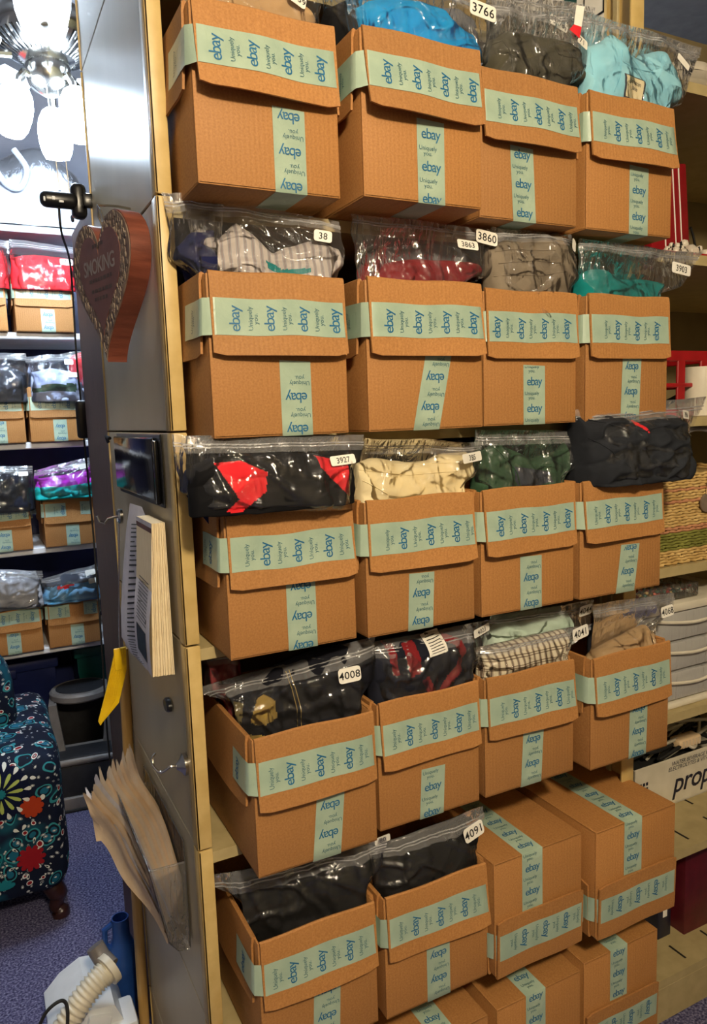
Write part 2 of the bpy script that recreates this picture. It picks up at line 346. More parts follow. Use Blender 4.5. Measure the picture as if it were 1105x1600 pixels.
# ------------------------------------------------------------------ cardboard boxes
BD = .30
FL = .117        # flap length
def carton(loc, w, h, label, seed, rz=0, flip=False, vx=.0, vh=.105, upright=False, slant=0, wl=.09, sag=0, group=None, far=False, so=.0095, gap=False, tz=.0):
    rnd = random.Random(seed)
    root = empty('cardboard_box', loc, rz, label, 'box', group)
    if flip: root.rotation_euler = (0, math.pi, rz); root.location = (loc[0], loc[1], loc[2]+h)
    d = BD; t = .004; W2, D2 = w/2, d/2
    z0 = .0012
    # body: outer skin, inner skin, rim; front face gently bowed
    def ring(x, y, z): return [(-x, -y, z), (x, -y, z), (x, y, z), (-x, y, z)]
    m = MB(); r_ = .003
    m.rbox((-W2, -D2, z0), (W2, D2, z0+.005), .002, 1)
    for (a, b) in [((-W2, -D2, z0), (W2, -D2+t, h)), ((-W2, D2-t, z0), (W2, D2, h)), ((-W2, -D2+t, z0), (-W2+t, D2-t, h)), ((W2-t, -D2+t, z0), (W2, D2-t, h))]:
        m.rbox(a, b, .0018, 2)
    body = m.build('body', 'cardboard', root)
    ph = rnd.uniform(0, 6)
    def top(s): return -sag*math.exp(-((s)/.05)**2) + .0015*math.sin(s*37+ph)
    ks = min(1, .005/so)
    def off(s, z, k=1):
        q = max(0, (h-z)/FL); return .0058 + k*so*q**1.4*(1+.35*math.sin(s*20+ph))
    def flap(L, wall, name, par):
        ns = 13; rows = []
        for i in range(ns):
            s = -L/2+L*i/(ns-1); tp = top(s) if name == 'front_flap' else .0
            c = .004*max(0, abs(s)/(L/2)-.93)/.07
            o = []
            for (of, z) in [(-.003, h+.002+tp), (.0015, h+.0042+tp), (.0045, h+.002+tp)]: o.append((of, z))
            for q in (.08, .25, .5, .75, .97, 1): o.append((off(s, h-FL*q, ks if name == 'side_flap' else 1), h-FL*q+tp*(1-q)+(c if q > .9 else 0)))
            inn = [(a-.0036, z) for a, z in reversed(o[3:])]; inn[0] = (inn[0][0], inn[0][1])
            inn.append((-.0005, h+.0005+tp)); inn.append((-.003, h+.0005+tp))
            loop = o+inn; rows.append([wall(s, a, z) for a, z in loop])
        mm = MB(); mm.grid(rows, close=True); n = len(rows[0])
        mm.f += [tuple(range(n-1, -1, -1)), tuple((ns-1)*n+k for k in range(n))]; mm.m += [0, 0]
        return mm.build(name, 'cardboard', par, 40, fix=True)
    flap(w-.006, lambda s, a, z: (s, -D2-a, z), 'front_flap', root)
    flap(d-.03, lambda s, a, z: (-W2-a, s, z), 'side_flap', root)
    if not far:
        flap(d-.03, lambda s, a, z: (W2+a, s, z), 'side_flap', root)
        flap(w-.006, lambda s, a, z: (-s, D2+a, z), 'back_flap', root)
    # band of tape round the flaps
    zc = h-.0615+tz; tw = .0265
    wr = .07
    pts = [(-W2, -D2+wl, -1, 0), (-W2, -D2+.016, -1, 0), (-W2+.0, -D2+.004, -.9, -.4), (-W2+.010, -D2, -.25, -1), (-W2+.03, -D2, 0, -1), (W2-.03, -D2, 0, -1), (W2-.010, -D2, .25, -1), (W2, -D2+.016, 1, 0), (W2, -D2+wr, 1, 0)]
    cum = [0]
    for a, b in zip(pts, pts[1:]): cum.append(cum[-1]+math.hypot(b[0]-a[0], b[1]-a[1]))
    a_front = cum[3]
    def path(a):
        for i in range(len(cum)-1):
            if a <= cum[i+1] or i == len(cum)-2:
                q = (a-cum[i])/(cum[i+1]-cum[i]); p, r2 = pts[i], pts[i+1]
                return [p[k]+(r2[k]-p[k])*q for k in range(4)]
    def mp(a, b, lift):
        x, y, nx, ny = path(a); s = x if abs(ny) > .5 else 0
        z = zc+b; o = off(s, z, 1 if abs(ny) > .5 else ks)+lift
        return (x+nx*o, y+ny*o, z+top(x)*.5)
    def strip(a0, a1):
        na = max(3, int((a1-a0)/.012)); A = sorted(set([a0+(a1-a0)*i/na for i in range(na+1)]+[c for c in cum if a0 < c < a1]))
        mm = MB(); Bs = [-tw, -tw/3, tw/3, tw]
        outer = [[mp(a, b+.0006*math.sin(a*60+ph), .0007) for b in Bs] for a in A]; mm.grid(outer)
        return mm
    end = cum[-1]
    segs = [(0, end)] if not gap else [(a_front-.02, a_front+.075), (a_front+.13, end)]
    first = rnd.uniform(.0, .05)
    for (s0, s1) in segs:
        tp_ = strip(s0, s1).build('band_tape', 'tape', root, 60)
        lt = MB(); a = first+.012; k = rnd.randint(0, 1)
        while a < s1-.008:
            if a > s0+.012 and not (cum[1]-.013 < a < cum[3]+.012) and not (cum[6]-.008 < a < cum[7]+.012):
                if k % 2 == 0: vs_, fs_ = text_mesh('ebay', .0235, .86, 2 if far else 4, .001)
                else: vs_, fs_ = text_mesh('Uniquely\nyou.', .0098, 1, 1 if far else 2)
                lt.add([mp(min(max(a-y, s0), s1), x-.002, .0013) for x, y in vs_], fs_, k % 2)
            a += .0265; k += 1
        if lt.v: lt.build('lettering', ['print_blue', 'print_dark'], tp_, 0)
    # strip of tape up the front and under the bottom
    vm = MB(); y = -D2-.0008; hw = .0255
    n = 6; rows = []
    rows.append([(vx-hw, -D2+.09, z0-.0006), (vx+hw, -D2+.09, z0-.0006)])
    rows.append([(vx-hw, y+.0004, z0-.0006), (vx+hw, y+.0004, z0-.0006)])
    for i in range(n+1):
        z = .001+vh*i/n; rows.append([(vx-hw+slant*z, y, z+(.002 if i == n else 0)), (vx+hw+slant*z, y, z)])
    if flip: rows = [[(vx-hw, D2-.02, z0-.0006), (vx+hw, D2-.02, z0-.0006)]]+rows
    vt = vm.grid(rows).build('bottom_tape', 'tape', root, 60)
    lt = MB(); z = rnd.uniform(.004, .02); k = rnd.randint(0, 1); sg = 1 if upright else -1
    while z < vh-.004:
        if k % 2 == 0: vs_, fs_ = text_mesh('ebay', .0225, .86, 2 if far else 4, .001)
        else: vs_, fs_ = text_mesh('Uniquely\nyou.', .0095, 1, 1 if far else 2)
        dx = 0 if k % 2 == 0 else -sg*.006
        lt.add([(vx+slant*z+sg*xx+dx, y-.0007, min(max(z+sg*yy, .002), vh)) for xx, yy in vs_], fs_, k % 2)
        z += .0245; k += 1
    if flip:
        yy0 = -D2+.02
        while yy0 < D2-.03:
            vs_, fs_ = text_mesh('ebay', .0225, .86, 4, .001) if k % 2 == 0 else text_mesh('Uniquely\nyou.', .0095, 1, 2)
            lt.add([(vx+sg*xx, yy0-sg*yy, z0-.0013) for xx, yy in vs_], fs_, k % 2); yy0 += .0245; k += 1
    lt.build('lettering', ['print_blue', 'print_dark'], vt, 0)
    return root

ROWN = ['top', 'second', 'middle', 'fourth', 'fifth', 'bottom']
COLN = ['leftmost', 'second from the left', 'third from the left', 'rightmost']
BOX = {  # (row, col): x of left edge, width, y of front, extras
(1,1): (.030,.228,-.109,dict(vx=.030,vh=.118,so=.016)), (1,2): (.281,.225,-.134,dict(vx=.012,vh=.125,upright=True,so=.016)), (1,3): (.527,.225,-.094,dict(so=.014,vx=-.012,vh=.125,upright=True,slant=-.05)), (1,4): (.772,.231,-.093,dict(so=.014,vx=.022,vh=.125,upright=True)),
(2,1): (.032,.226,-.110,dict(vx=.022,vh=.112)), (2,2): (.281,.228,-.126,dict(vx=-.004,vh=.13,slant=.22)), (2,3): (.536,.222,-.088,dict(vx=.006,vh=.107,upright=True,so=.006)), (2,4): (.768,.226,-.098,dict(vx=.006,vh=.13,so=.006,slant=.04)),
(3,1): (.043,.225,-.093,dict(vx=.012,vh=.118,sag=.004)), (3,2): (.278,.224,-.105,dict(vx=-.006,vh=.098,slant=.05)), (3,3): (.511,.225,-.107,dict(vx=.004,vh=.10)), (3,4): (.742,.226,-.112,dict(vx=.010,vh=.096,slant=.14)),
(4,1): (.062,.222,-.114,dict(vx=.012,vh=.115,slant=.10,wl=.075,rz=.0)), (4,2): (.296,.220,-.093,dict(vx=.0,vh=.092,upright=True,slant=.06)), (4,3): (.525,.225,-.093,dict(vx=.0,vh=.11,slant=.06)), (4,4): (.772,.227,-.113,dict(vx=.02,vh=.118,slant=.02)),
(5,1): (.060,.225,-.094,dict(vx=.006,vh=.118,slant=.05)), (5,2): (.294,.230,-.100,dict(vx=.0,vh=.108)),
(5,3): (.529,.227,-.111,dict(flip=True,vx=.018,vh=.125)), (5,4): (.774,.236,-.128,dict(flip=True,vx=.012,vh=.118,slant=0)),
(6,2): (.300,.228,-.095,dict(flip=True,vx=-.01,vh=.12)), (6,3): (.545,.225,-.095,dict(flip=True,vx=.012,vh=.12)), (6,4): (.785,.228,-.085,dict(flip=True,vx=.01,vh=.12)), (6,1): (.062,.226,-.10,dict(flip=True,vx=.0,vh=.12)),
}
HT = {1: .2425, 2: .2375, 3: .2295, 4: .2335, 5: .2355, 6: .24}
LVZ = {1: 1.8677, 2: 1.5096, 3: 1.1656, 4: .8075, 5: .4474, 6: .119}
for (r_, c_), (x, w, y, k) in BOX.items():
    st = 'closed upside-down' if k.get('flip') else 'open'
    lab = f"{st} taped cardboard box, {COLN[c_-1]} in the {ROWN[r_-1]} row of the shelving"
    if k.get('flip'): k['so'] = .0025
    carton((x+w/2, y+BD/2, LVZ[r_]), w-.005, HT[r_], lab, r_*10+c_, group='taped cardboard boxes on the steel shelving', **k)

# ------------------------------------------------------------------ bags and garments
BAGS = [
    {'id': 'r1c1', 'zr': 2.11, 'q': [(0.0232, 2.1821), (0.2604, 2.1984), (0.2576, 2.135), (0.0478, 2.1368)], 'T': 0.032, 'g': [{'o': [(0.0419, 2.1352), (0.0571, 2.1554), (0.1553, 2.1724), (0.2278, 2.1674), (0.2593, 2.144)], 'm': 'tan_cloth', 'l': 'tan folded garment in the bag stickered 3759', 'Y': -0.079, 'zb': None}], 's': [((0.2091, 2.1586), 0.03, 0.0225, -18, '3759')], 'l': 'clear zip bag with sticker 3759 in the top row', 'Y': -0.085},
    {'id': 'r1c1b', 'zr': 2.11, 'q': [(0.2611, 2.2284), (0.355, 2.2343), (0.3409, 2.1724), (0.3007, 2.1551)], 'T': 0.03, 'Y': -0.06, 'g': [{'o': [(0.2705, 2.1564), (0.283, 2.1855), (0.3179, 2.2021), (0.3432, 2.1897)], 'm': 'black_cloth', 'l': 'black garment between the two leftmost bags of the top row', 'cat': 'clothing', 'Y': -0.054, 'zb': None}], 'l': 'crumpled clear bag between the two leftmost boxes of the top row', 's': []},
    {'id': 'r1c2', 'zr': 2.105, 'q': [(0.2834, 2.2218), (0.6329, 2.2432), (0.5704, 2.1602), (0.3262, 2.1612)], 'T': 0.032, 'g': [{'o': [(0.3231, 2.1618), (0.3262, 2.1853), (0.3523, 2.2), (0.4005, 2.2127), (0.4499, 2.2159), (0.4881, 2.2136), (0.5111, 2.1938), (0.5469, 2.1842), (0.5699, 2.1697)], 'm': 'blue_cloth', 'l': 'bright blue rolled jacket in the bag stickered 3766', 'Y': -0.079, 'zb': None}, {'o': [(0.4903, 2.2163), (0.5317, 2.2539), (0.5663, 2.2608), (0.5986, 2.2499), (0.6124, 2.2175)], 'm': 'grey_cloth', 'Y': -0.008, 'T': 0.024, 'l': 'dark grey garment behind the bright blue jacket', 'zb': None}], 's': [((0.5625, 2.2183), 0.0532, 0.027, -8, '3766')], 'l': 'clear zip bag with sticker 3766 over bright blue jacket', 'Y': -0.085},
    {'id': 'r1c3', 'zr': 2.11, 'q': [(0.5882, 2.2456), (0.8271, 2.2649), (0.7927, 2.1349), (0.5714, 2.1298)], 'T': 0.034, 'g': [{'o': [(0.5751, 2.1525), (0.5908, 2.1847), (0.6248, 2.2036), (0.6829, 2.2101), (0.7432, 2.2125), (0.7932, 2.2082), (0.8061, 2.1811)], 'm': 'olive_denim', 'seams': [[(0.571, 2.166), (0.6042, 2.1782), (0.6177, 2.1178)], [(0.7261, 2.1898), (0.7231, 2.173), (0.7737, 2.1741)], [(0.7352, 2.1751), (0.705, 2.1233)]], 'l': 'dark olive folded jeans in the bag stickered 3771', 'Y': -0.079, 'zb': None}], 's': [((0.7747, 2.2091), 0.048, 0.0192, -20, '3771')], 'l': 'clear zip bag with sticker 3771 over dark olive jeans', 'Y': -0.085},
    {'id': 'r1c3b', 'zr': 2.11, 'q': [(0.6131, 2.2934), (0.8756, 2.3115), (0.8464, 2.1918), (0.6114, 2.1746)], 'T': 0.02, 'Y': -0.03, 'g': [], 's': [((0.775, 2.2598), 0.048, 0.0176, -10, '3778')], 'l': 'empty-topped clear bag with sticker 3778 behind the olive jeans'},
    {'id': 'r1c4', 'zr': 2.11, 'q': [(0.7951, 2.2742), (1.1296, 2.2671), (1.0575, 2.1394), (0.7975, 2.1311)], 'T': 0.034, 'g': [{'o': [(0.7983, 2.1458), (0.8061, 2.1902), (0.8155, 2.2122), (0.8463, 2.2245), (0.8742, 2.2444), (0.8944, 2.2401), (0.91, 2.2174), (0.9429, 2.2137), (0.9619, 2.2265), (1.0171, 2.2409), (1.0433, 2.2213), (1.0631, 2.1819)], 'm': 'denim_blue', 'seams': [[(0.8814, 2.2086), (0.8786, 2.1717), (0.8544, 2.1221)], [(0.8851, 2.1865), (0.9748, 2.1782)], [(0.9986, 2.2223), (0.9748, 2.1759), (0.9443, 2.1264)], [(0.8162, 2.1971), (0.8134, 2.1497)]], 'patch': ((0.9061, 2.1393), 0.0459, 0.0408, -8, 'cream'), 'l': 'light blue denim shirt with a cream neck label', 'Y': -0.079, 'zb': None}], 's': [((1.0671, 2.2245), 0.0396, 0.0144, -28, '')], 'l': 'clear zip bag holding the light blue denim shirt', 'Y': -0.085},
    {'id': 'r2c1b', 'zr': 1.747, 'q': [(0.0047, 1.8793), (0.0948, 1.8807), (0.0882, 1.7678), (0.014, 1.7553)], 'T': 0.035, 'Y': -0.05, 'g': [{'o': [(0.0116, 1.7688), (0.0216, 1.8024), (0.0468, 1.8259), (0.0824, 1.8306)], 'm': 'navy_cloth', 'l': 'navy garment in the hindmost bag left of the striped shirt', 'Y': -0.044000000000000004, 'zb': None}], 'l': 'clear zip bag behind the striped shirt bag', 's': []},
    {'id': 'r2c1', 'rot': ((0.25, -0.085), 0.2094), 'zr': 1.747, 'q': [(0.032, 1.8808), (0.2713, 1.8509), (0.2852, 1.7597), (0.0349, 1.768)], 'T': 0.034, 'g': [{'o': [(0.0286, 1.7914), (0.0345, 1.824), (0.0487, 1.8339), (0.0753, 1.8193), (0.1044, 1.8433), (0.1237, 1.8303), (0.1597, 1.798), (0.186, 1.8085), (0.2282, 1.8195), (0.2682, 1.8084), (0.2841, 1.7724)], 'm': 'stripe_cloth', 'p': [([(0.1458, 1.7808), (0.1577, 1.7772), (0.1694, 1.7677), (0.2145, 1.7704), (0.2142, 1.7625), (0.165, 1.7599), (0.1473, 1.7693)], 'teal_cloth')], 'l': 'white and grey striped shirt folded with a teal trim', 'Y': -0.079, 'zb': None}], 's': [((0.2385, 1.8212), 0.03, 0.018, -6, '38')], 'l': 'clear zip bag holding the white and grey striped shirt', 'Y': -0.085},
    {'id': 'r2c2', 'zr': 1.747, 'q': [(0.2996, 1.865), (0.6192, 1.8638), (0.5802, 1.7632), (0.315, 1.7706)], 'T': 0.034, 'g': [{'o': [(0.3477, 1.7644), (0.3672, 1.7927), (0.4142, 1.8008), (0.4934, 1.8035), (0.5557, 1.8028), (0.571, 1.7824)], 'm': 'maroon_cloth', 'l': 'dark red folded garment in the bag stickered 3860', 'Y': -0.079, 'zb': None}, {'o': [(0.3443, 1.7869), (0.3608, 1.8204), (0.3998, 1.8329), (0.5084, 1.8471), (0.5945, 1.8369), (0.621, 1.8079)], 'm': 'grey_cloth', 'Y': -0.008, 'T': 0.024, 'l': 'grey garment behind the dark red folded garment', 'zb': None}], 's': [((0.5678, 1.8446), 0.0462, 0.0242, -8, '3860'), ((0.523, 1.8283), 0.042, 0.0165, -4, '3863')], 'l': 'clear zip bag with stickers 3860 and 3863', 'Y': -0.085},
    {'id': 'r2c3', 'zr': 1.747, 'q': [(0.5874, 1.868), (0.7778, 1.869), (0.793, 1.7561), (0.5801, 1.7542)], 'T': 0.034, 'g': [{'o': [(0.574, 1.7882), (0.5803, 1.8323), (0.6211, 1.8487), (0.6811, 1.8554), (0.7402, 1.8691), (0.7657, 1.8474), (0.787, 1.7998)], 'm': 'taupe_knit', 'seams': [[(0.565, 1.8194), (0.6518, 1.8297), (0.7233, 1.8299)], [(0.5647, 1.7974), (0.6591, 1.8075), (0.7438, 1.8103)], [(0.5686, 1.7778), (0.6741, 1.781), (0.7486, 1.7943)]], 'l': 'taupe folded knitwear in a bag of the second row', 'Y': -0.079, 'zb': None}, {'o': [(0.6703, 1.8347), (0.6863, 1.8765), (0.7339, 1.885), (0.7929, 1.8846), (0.8029, 1.8493)], 'm': 'slate_cloth', 'Y': -0.008, 'T': 0.024, 'l': 'slate grey garment behind the taupe knitwear', 'zb': None}], 's': [((0.7619, 1.8425), 0.0176, 0.024, -20, '')], 'l': 'clear zip bag holding the taupe knitwear', 'Y': -0.085},
    {'id': 'r2c4', 'zr': 1.747, 'q': [(0.799, 1.8635), (1.1487, 1.8549), (1.0378, 1.761), (0.793, 1.7549)], 'T': 0.034, 'g': [{'o': [(0.7888, 1.7673), (0.7986, 1.7944), (0.8335, 1.8084), (0.8659, 1.809), (0.9044, 1.7924), (0.9653, 1.7955), (1.0287, 1.7909), (1.0369, 1.7679)], 'm': 'teal_cloth', 'l': 'teal folded garment in the bag stickered 3903', 'Y': -0.079, 'zb': None}], 's': [((1.0683, 1.8183), 0.0627, 0.0221, -5, '3903')], 'l': 'clear zip bag with sticker 3903 over teal garment', 'Y': -0.085},
    {'id': 'r3c1b', 'zr': 1.393, 'q': [(-0.0112, 1.5196), (0.0656, 1.5125), (0.059, 1.3989), (0.0034, 1.4087)], 'T': 0.03, 'Y': -0.07, 'g': [{'o': [(-0.0006, 1.4286), (0.0076, 1.4628), (0.0284, 1.4744), (0.0591, 1.4746)], 'm': 'navy_cloth', 'l': 'navy garment in the bag left of the black and red jacket', 'Y': -0.064, 'zb': None}], 'l': 'clear zip bag behind the black and red jacket bag', 's': []},
    {'id': 'r3c1', 'zr': 1.372, 'over': 1, 'q': [(-0.0108, 1.5162), (0.2872, 1.5067), (0.2638, 1.3867), (-0.0007, 1.4048)], 'T': 0.036, 'Y': -0.135, 'g': [{'o': [(-0.0053, 1.4429), (0.0042, 1.4743), (0.0317, 1.4822), (0.1022, 1.49), (0.187, 1.4816), (0.2543, 1.4719), (0.2668, 1.4315)], 'm': 'black_cloth', 'p': [([(0.0291, 1.4758), (0.07, 1.4772), (0.1091, 1.4577), (0.1035, 1.4291), (0.0628, 1.4016), (0.0384, 1.4038), (0.0609, 1.4209)], 'red_cloth'), ([(0.1945, 1.478), (0.2462, 1.4651), (0.2441, 1.4113), (0.217, 1.4367), (0.1959, 1.4601)], 'red_cloth')], 'l': 'black and red jacket folded in the bag stickered 3927', 'Y': -0.129, 'zb': None}], 's': [((0.236, 1.4692), 0.0462, 0.015, 3, '3927')], 'l': 'clear zip bag with sticker 3927 over black and red jacket'},
    {'id': 'r3c2', 'zr': 1.393, 'q': [(0.3099, 1.5), (0.5588, 1.4822), (0.5456, 1.3902), (0.3008, 1.3889)], 'T': 0.034, 'g': [{'o': [(0.2934, 1.4179), (0.2998, 1.457), (0.3248, 1.4643), (0.4043, 1.4531), (0.4377, 1.4534), (0.475, 1.4652), (0.5257, 1.4649), (0.5481, 1.4233)], 'm': 'cream_cloth', 'seams': [[(0.2953, 1.4325), (0.3487, 1.3991)], [(0.3007, 1.4461), (0.3881, 1.4328), (0.5026, 1.4334)], [(0.3378, 1.4514), (0.524, 1.4471)]], 'l': 'cream folded trousers in a bag of the middle row', 'Y': -0.079, 'zb': None}, {'o': [(0.4008, 1.4533), (0.443, 1.4866), (0.5143, 1.4906), (0.5856, 1.4826), (0.5941, 1.4422)], 'm': 'black_cloth', 'Y': -0.008, 'T': 0.024, 'l': 'black garment behind the cream trousers', 'zb': None}], 's': [((0.5176, 1.4563), 0.0588, 0.0168, 3, '395')], 'l': 'clear zip bag over the cream trousers with sticker 395', 'Y': -0.085},
    {'id': 'r3c3', 'zr': 1.393, 'q': [(0.5446, 1.504), (0.8011, 1.4941), (0.7949, 1.3855), (0.5398, 1.3906)], 'T': 0.034, 'g': [{'o': [(0.5375, 1.3978), (0.5481, 1.4257), (0.5693, 1.4674), (0.5932, 1.4806), (0.6172, 1.4675), (0.679, 1.4446), (0.7403, 1.4538), (0.7767, 1.4774), (0.7937, 1.4331)], 'm': 'green_cloth', 'p': [([(0.6115, 1.4349), (0.6964, 1.42), (0.7076, 1.3995), (0.6293, 1.388), (0.6113, 1.4086)], 'slate_cloth')], 'seams': [[(0.5763, 1.4771), (0.6115, 1.4325), (0.6293, 1.388)], [(0.5309, 1.4316), (0.5665, 1.3939)]], 'l': 'dark green folded jacket in a bag of the middle row', 'Y': -0.079, 'zb': None}], 's': [((0.773, 1.4701), 0.016, 0.0234, -10, '')], 'l': 'clear zip bag holding the dark green jacket', 'Y': -0.085},
    {'id': 'r3c4', 'zr': 1.385, 'over': 1, 'q': [(0.7616, 1.535), (1.1329, 1.5526), (1.0179, 1.3782), (0.7656, 1.3908)], 'T': 0.065, 'Y': -0.145, 'g': [{'o': [(0.7582, 1.4612), (0.7661, 1.5226), (0.8092, 1.5301), (0.9084, 1.5132), (0.9574, 1.5169), (1.0288, 1.5174), (1.0605, 1.495), (1.055, 1.4194)], 'm': 'charcoal_cloth', 'p': [([(0.8781, 1.5098), (0.8885, 1.5107), (0.9047, 1.4952), (0.9014, 1.4841), (0.8926, 1.4857)], 'red_cloth')], 'seams': [[(0.748, 1.5248), (0.8136, 1.5034), (0.8908, 1.4882), (0.9896, 1.5023)], [(0.8908, 1.4882), (0.8902, 1.4306)], [(0.745, 1.5011), (0.7892, 1.4607), (0.8488, 1.4143)]], 'l': 'charcoal fleece with a small red zip pull', 'Y': -0.13899999999999998, 'zb': None}], 's': [((1.0464, 1.5166), 0.0532, 0.0169, -4, '3956')], 'l': 'clear zip bag over charcoal fleece, bulging above its box'},
    {'id': 'r4c1b', 'zr': 1.04, 'q': [(0.0422, 1.1507), (0.1063, 1.1395), (0.1092, 1.0205), (0.0419, 1.0327)], 'T': 0.03, 'Y': 0.03, 'g': [{'o': [(0.0393, 1.0521), (0.0484, 1.1258), (0.0752, 1.1325), (0.1096, 1.117)], 'm': 'maroon_cloth', 'l': 'dark red garment deep in the leftmost box of the fourth row', 'Y': 0.036, 'zb': None}], 'l': 'clear zip bag around the dark red garment in the fourth row', 's': []},
    {'id': 'r4c1', 'rot': ((0.275, -0.085), 0.3491), 'zr': 1.04, 'q': [(-0.0087, 1.0834), (0.3063, 1.1537), (0.2999, 1.0209), (0.0596, 0.9806)], 'T': 0.036, 'g': [{'o': [(0.0249, 1.0292), (0.0405, 1.074), (0.0906, 1.0907), (0.1303, 1.1129), (0.1866, 1.1317), (0.2543, 1.1429), (0.2996, 1.1442), (0.3032, 1.0763)], 'm': 'black_denim', 'p': [([(0.0846, 1.0305), (0.0972, 1.0659), (0.1082, 1.0706), (0.1274, 1.0634), (0.1292, 1.0313), (0.1091, 1.0216), (0.0929, 1.023)], 'khaki_cloth'), ([(0.0699, 0.9975), (0.0811, 1.0057), (0.1007, 1.0062), (0.1221, 0.9974), (0.1016, 0.9808), (0.08, 0.9828)], 'khaki_cloth'), ([(0.0344, 1.0394), (0.0539, 1.0627), (0.0731, 1.0588), (0.0693, 1.0273), (0.0439, 1.0158)], 'khaki_dark')], 'seams': [[(0.1479, 1.1071), (0.1565, 1.0804), (0.1637, 1.0455), (0.1631, 1.0054)], [(0.1534, 1.1089), (0.163, 1.0787), (0.1703, 1.045), (0.1698, 1.0071)]], 'seamm': 'gold_thread', 'l': 'black denim trousers with gold stitching and khaki cuffs', 'Y': -0.079, 'zb': None}], 's': [((0.2559, 1.0991), 0.0396, 0.0264, 4, '4008')], 'l': 'clear zip bag with sticker 4008 over black denim', 'Y': -0.085},
    {'id': 'r4c2', 'zr': 1.04, 'q': [(0.3043, 1.1403), (0.5778, 1.1403), (0.5487, 1.0207), (0.3208, 1.0229)], 'T': 0.034, 'g': [{'o': [(0.308, 1.0627), (0.3154, 1.126), (0.355, 1.1392), (0.4227, 1.1399), (0.479, 1.1355), (0.5253, 1.1205), (0.5481, 1.0533)], 'm': 'navy_dark', 'p': [([(0.3376, 1.1348), (0.3506, 1.1348), (0.3568, 1.0787), (0.3437, 1.0812)], 'maroon_cloth'), ([(0.3663, 1.1321), (0.3929, 1.1346), (0.4021, 1.0759), (0.3778, 1.0711)], 'maroon_cloth'), ([(0.3977, 1.0624), (0.4156, 1.0674), (0.4285, 1.0321), (0.4146, 1.0277)], 'maroon_cloth'), ([(0.4259, 1.0375), (0.4816, 1.0731), (0.4833, 1.0899), (0.4947, 1.0829), (0.4914, 1.0614), (0.4339, 1.0262)], 'maroon_cloth'), ([(0.4616, 1.1349), (0.4968, 1.1193), (0.5035, 1.0936), (0.4918, 1.0835), (0.4781, 1.1128), (0.4502, 1.1272)], 'maroon_cloth')], 'patch': ((0.4362, 1.1224), 0.042, 0.036, 6, 'white'), 'l': 'navy garment with dark red trim and a white care label', 'Y': -0.079, 'zb': None}], 's': [((0.544, 1.1276), 0.051, 0.0156, 4, '4023')], 'l': 'clear zip bag with sticker 4023 over red trimmed navy garment', 'Y': -0.085},
    {'id': 'r4c3b', 'zr': 1.04, 'q': [(0.5953, 1.1382), (0.8766, 1.1287), (0.8444, 1.0324), (0.5814, 1.0389)], 'T': 0.035, 'Y': -0.055, 'g': [{'o': [(0.5838, 1.077), (0.5968, 1.1088), (0.635, 1.1236), (0.6787, 1.1115), (0.7373, 1.1158), (0.7962, 1.1177), (0.8159, 1.0717)], 'm': 'pale_teal', 'l': 'pale green garment behind the checked shirt', 'Y': -0.049, 'zb': None}], 's': [((0.839, 1.1151), 0.0396, 0.0238, 3, '4044')], 'l': 'clear zip bag with sticker 4044 behind the checked shirt'},
    {'id': 'r4c3', 'zr': 1.04, 'q': [(0.5363, 1.0922), (0.8297, 1.0931), (0.7914, 1.0175), (0.5579, 1.0221)], 'T': 0.032, 'Y': -0.085, 'g': [{'o': [(0.5437, 1.0483), (0.5532, 1.0783), (0.5962, 1.0887), (0.6757, 1.0908), (0.7591, 1.0903), (0.7938, 1.0628)], 'm': 'plaid_cloth', 'l': 'white and brown checked shirt in the bag stickered 4041', 'Y': -0.079, 'zb': None}], 's': [((0.7886, 1.084), 0.0504, 0.0247, 5, '4041')], 'l': 'clear zip bag with sticker 4041 over checked shirt'},
    {'id': 'r4c4', 'zr': 1.04, 'q': [(0.8457, 1.1313), (1.0834, 1.1228), (1.0743, 1.011), (0.836, 1.0102)], 'T': 0.034, 'g': [{'o': [(0.8277, 1.0123), (0.8583, 1.0291), (0.9267, 1.0455), (0.9802, 1.0581), (1.0155, 1.0611), (1.0359, 1.0418), (1.0487, 1.0132)], 'm': 'tan_cloth', 'l': 'tan folded trousers in the fourth row bag stickered 4068', 'Y': -0.079, 'zb': None}, {'o': [(0.896, 0.9999), (0.903, 1.0644), (0.9489, 1.0762), (1.0182, 1.0685), (1.0654, 1.0537), (1.0745, 1.0141)], 'm': 'slate_cloth', 'Y': -0.008, 'T': 0.024, 'l': 'slate garment behind the tan garment of the fourth row', 'zb': None}], 's': [((1.0458, 1.0893), 0.042, 0.0238, 3, '4068')], 'l': 'clear zip bag with sticker 4068 in the fourth row', 'Y': -0.085},
    {'id': 'r5c1', 'rot': ((0.275, -0.075), 0.3491), 'zr': 0.682, 'q': [(-0.0036, 0.7393), (0.3193, 0.7796), (0.2992, 0.6591), (0.032, 0.6089)], 'T': 0.036, 'g': [{'o': [(0.0168, 0.6652), (0.0307, 0.7129), (0.0809, 0.7182), (0.1385, 0.7288), (0.2204, 0.7518), (0.2849, 0.7571), (0.3004, 0.6876)], 'm': 'black_cloth', 'l': 'black folded garment in the leftmost box of the fifth row', 'Y': -0.079, 'zb': None}], 'l': 'clear zip bag over black garment in the fifth row, left', 'Y': -0.085, 's': []},
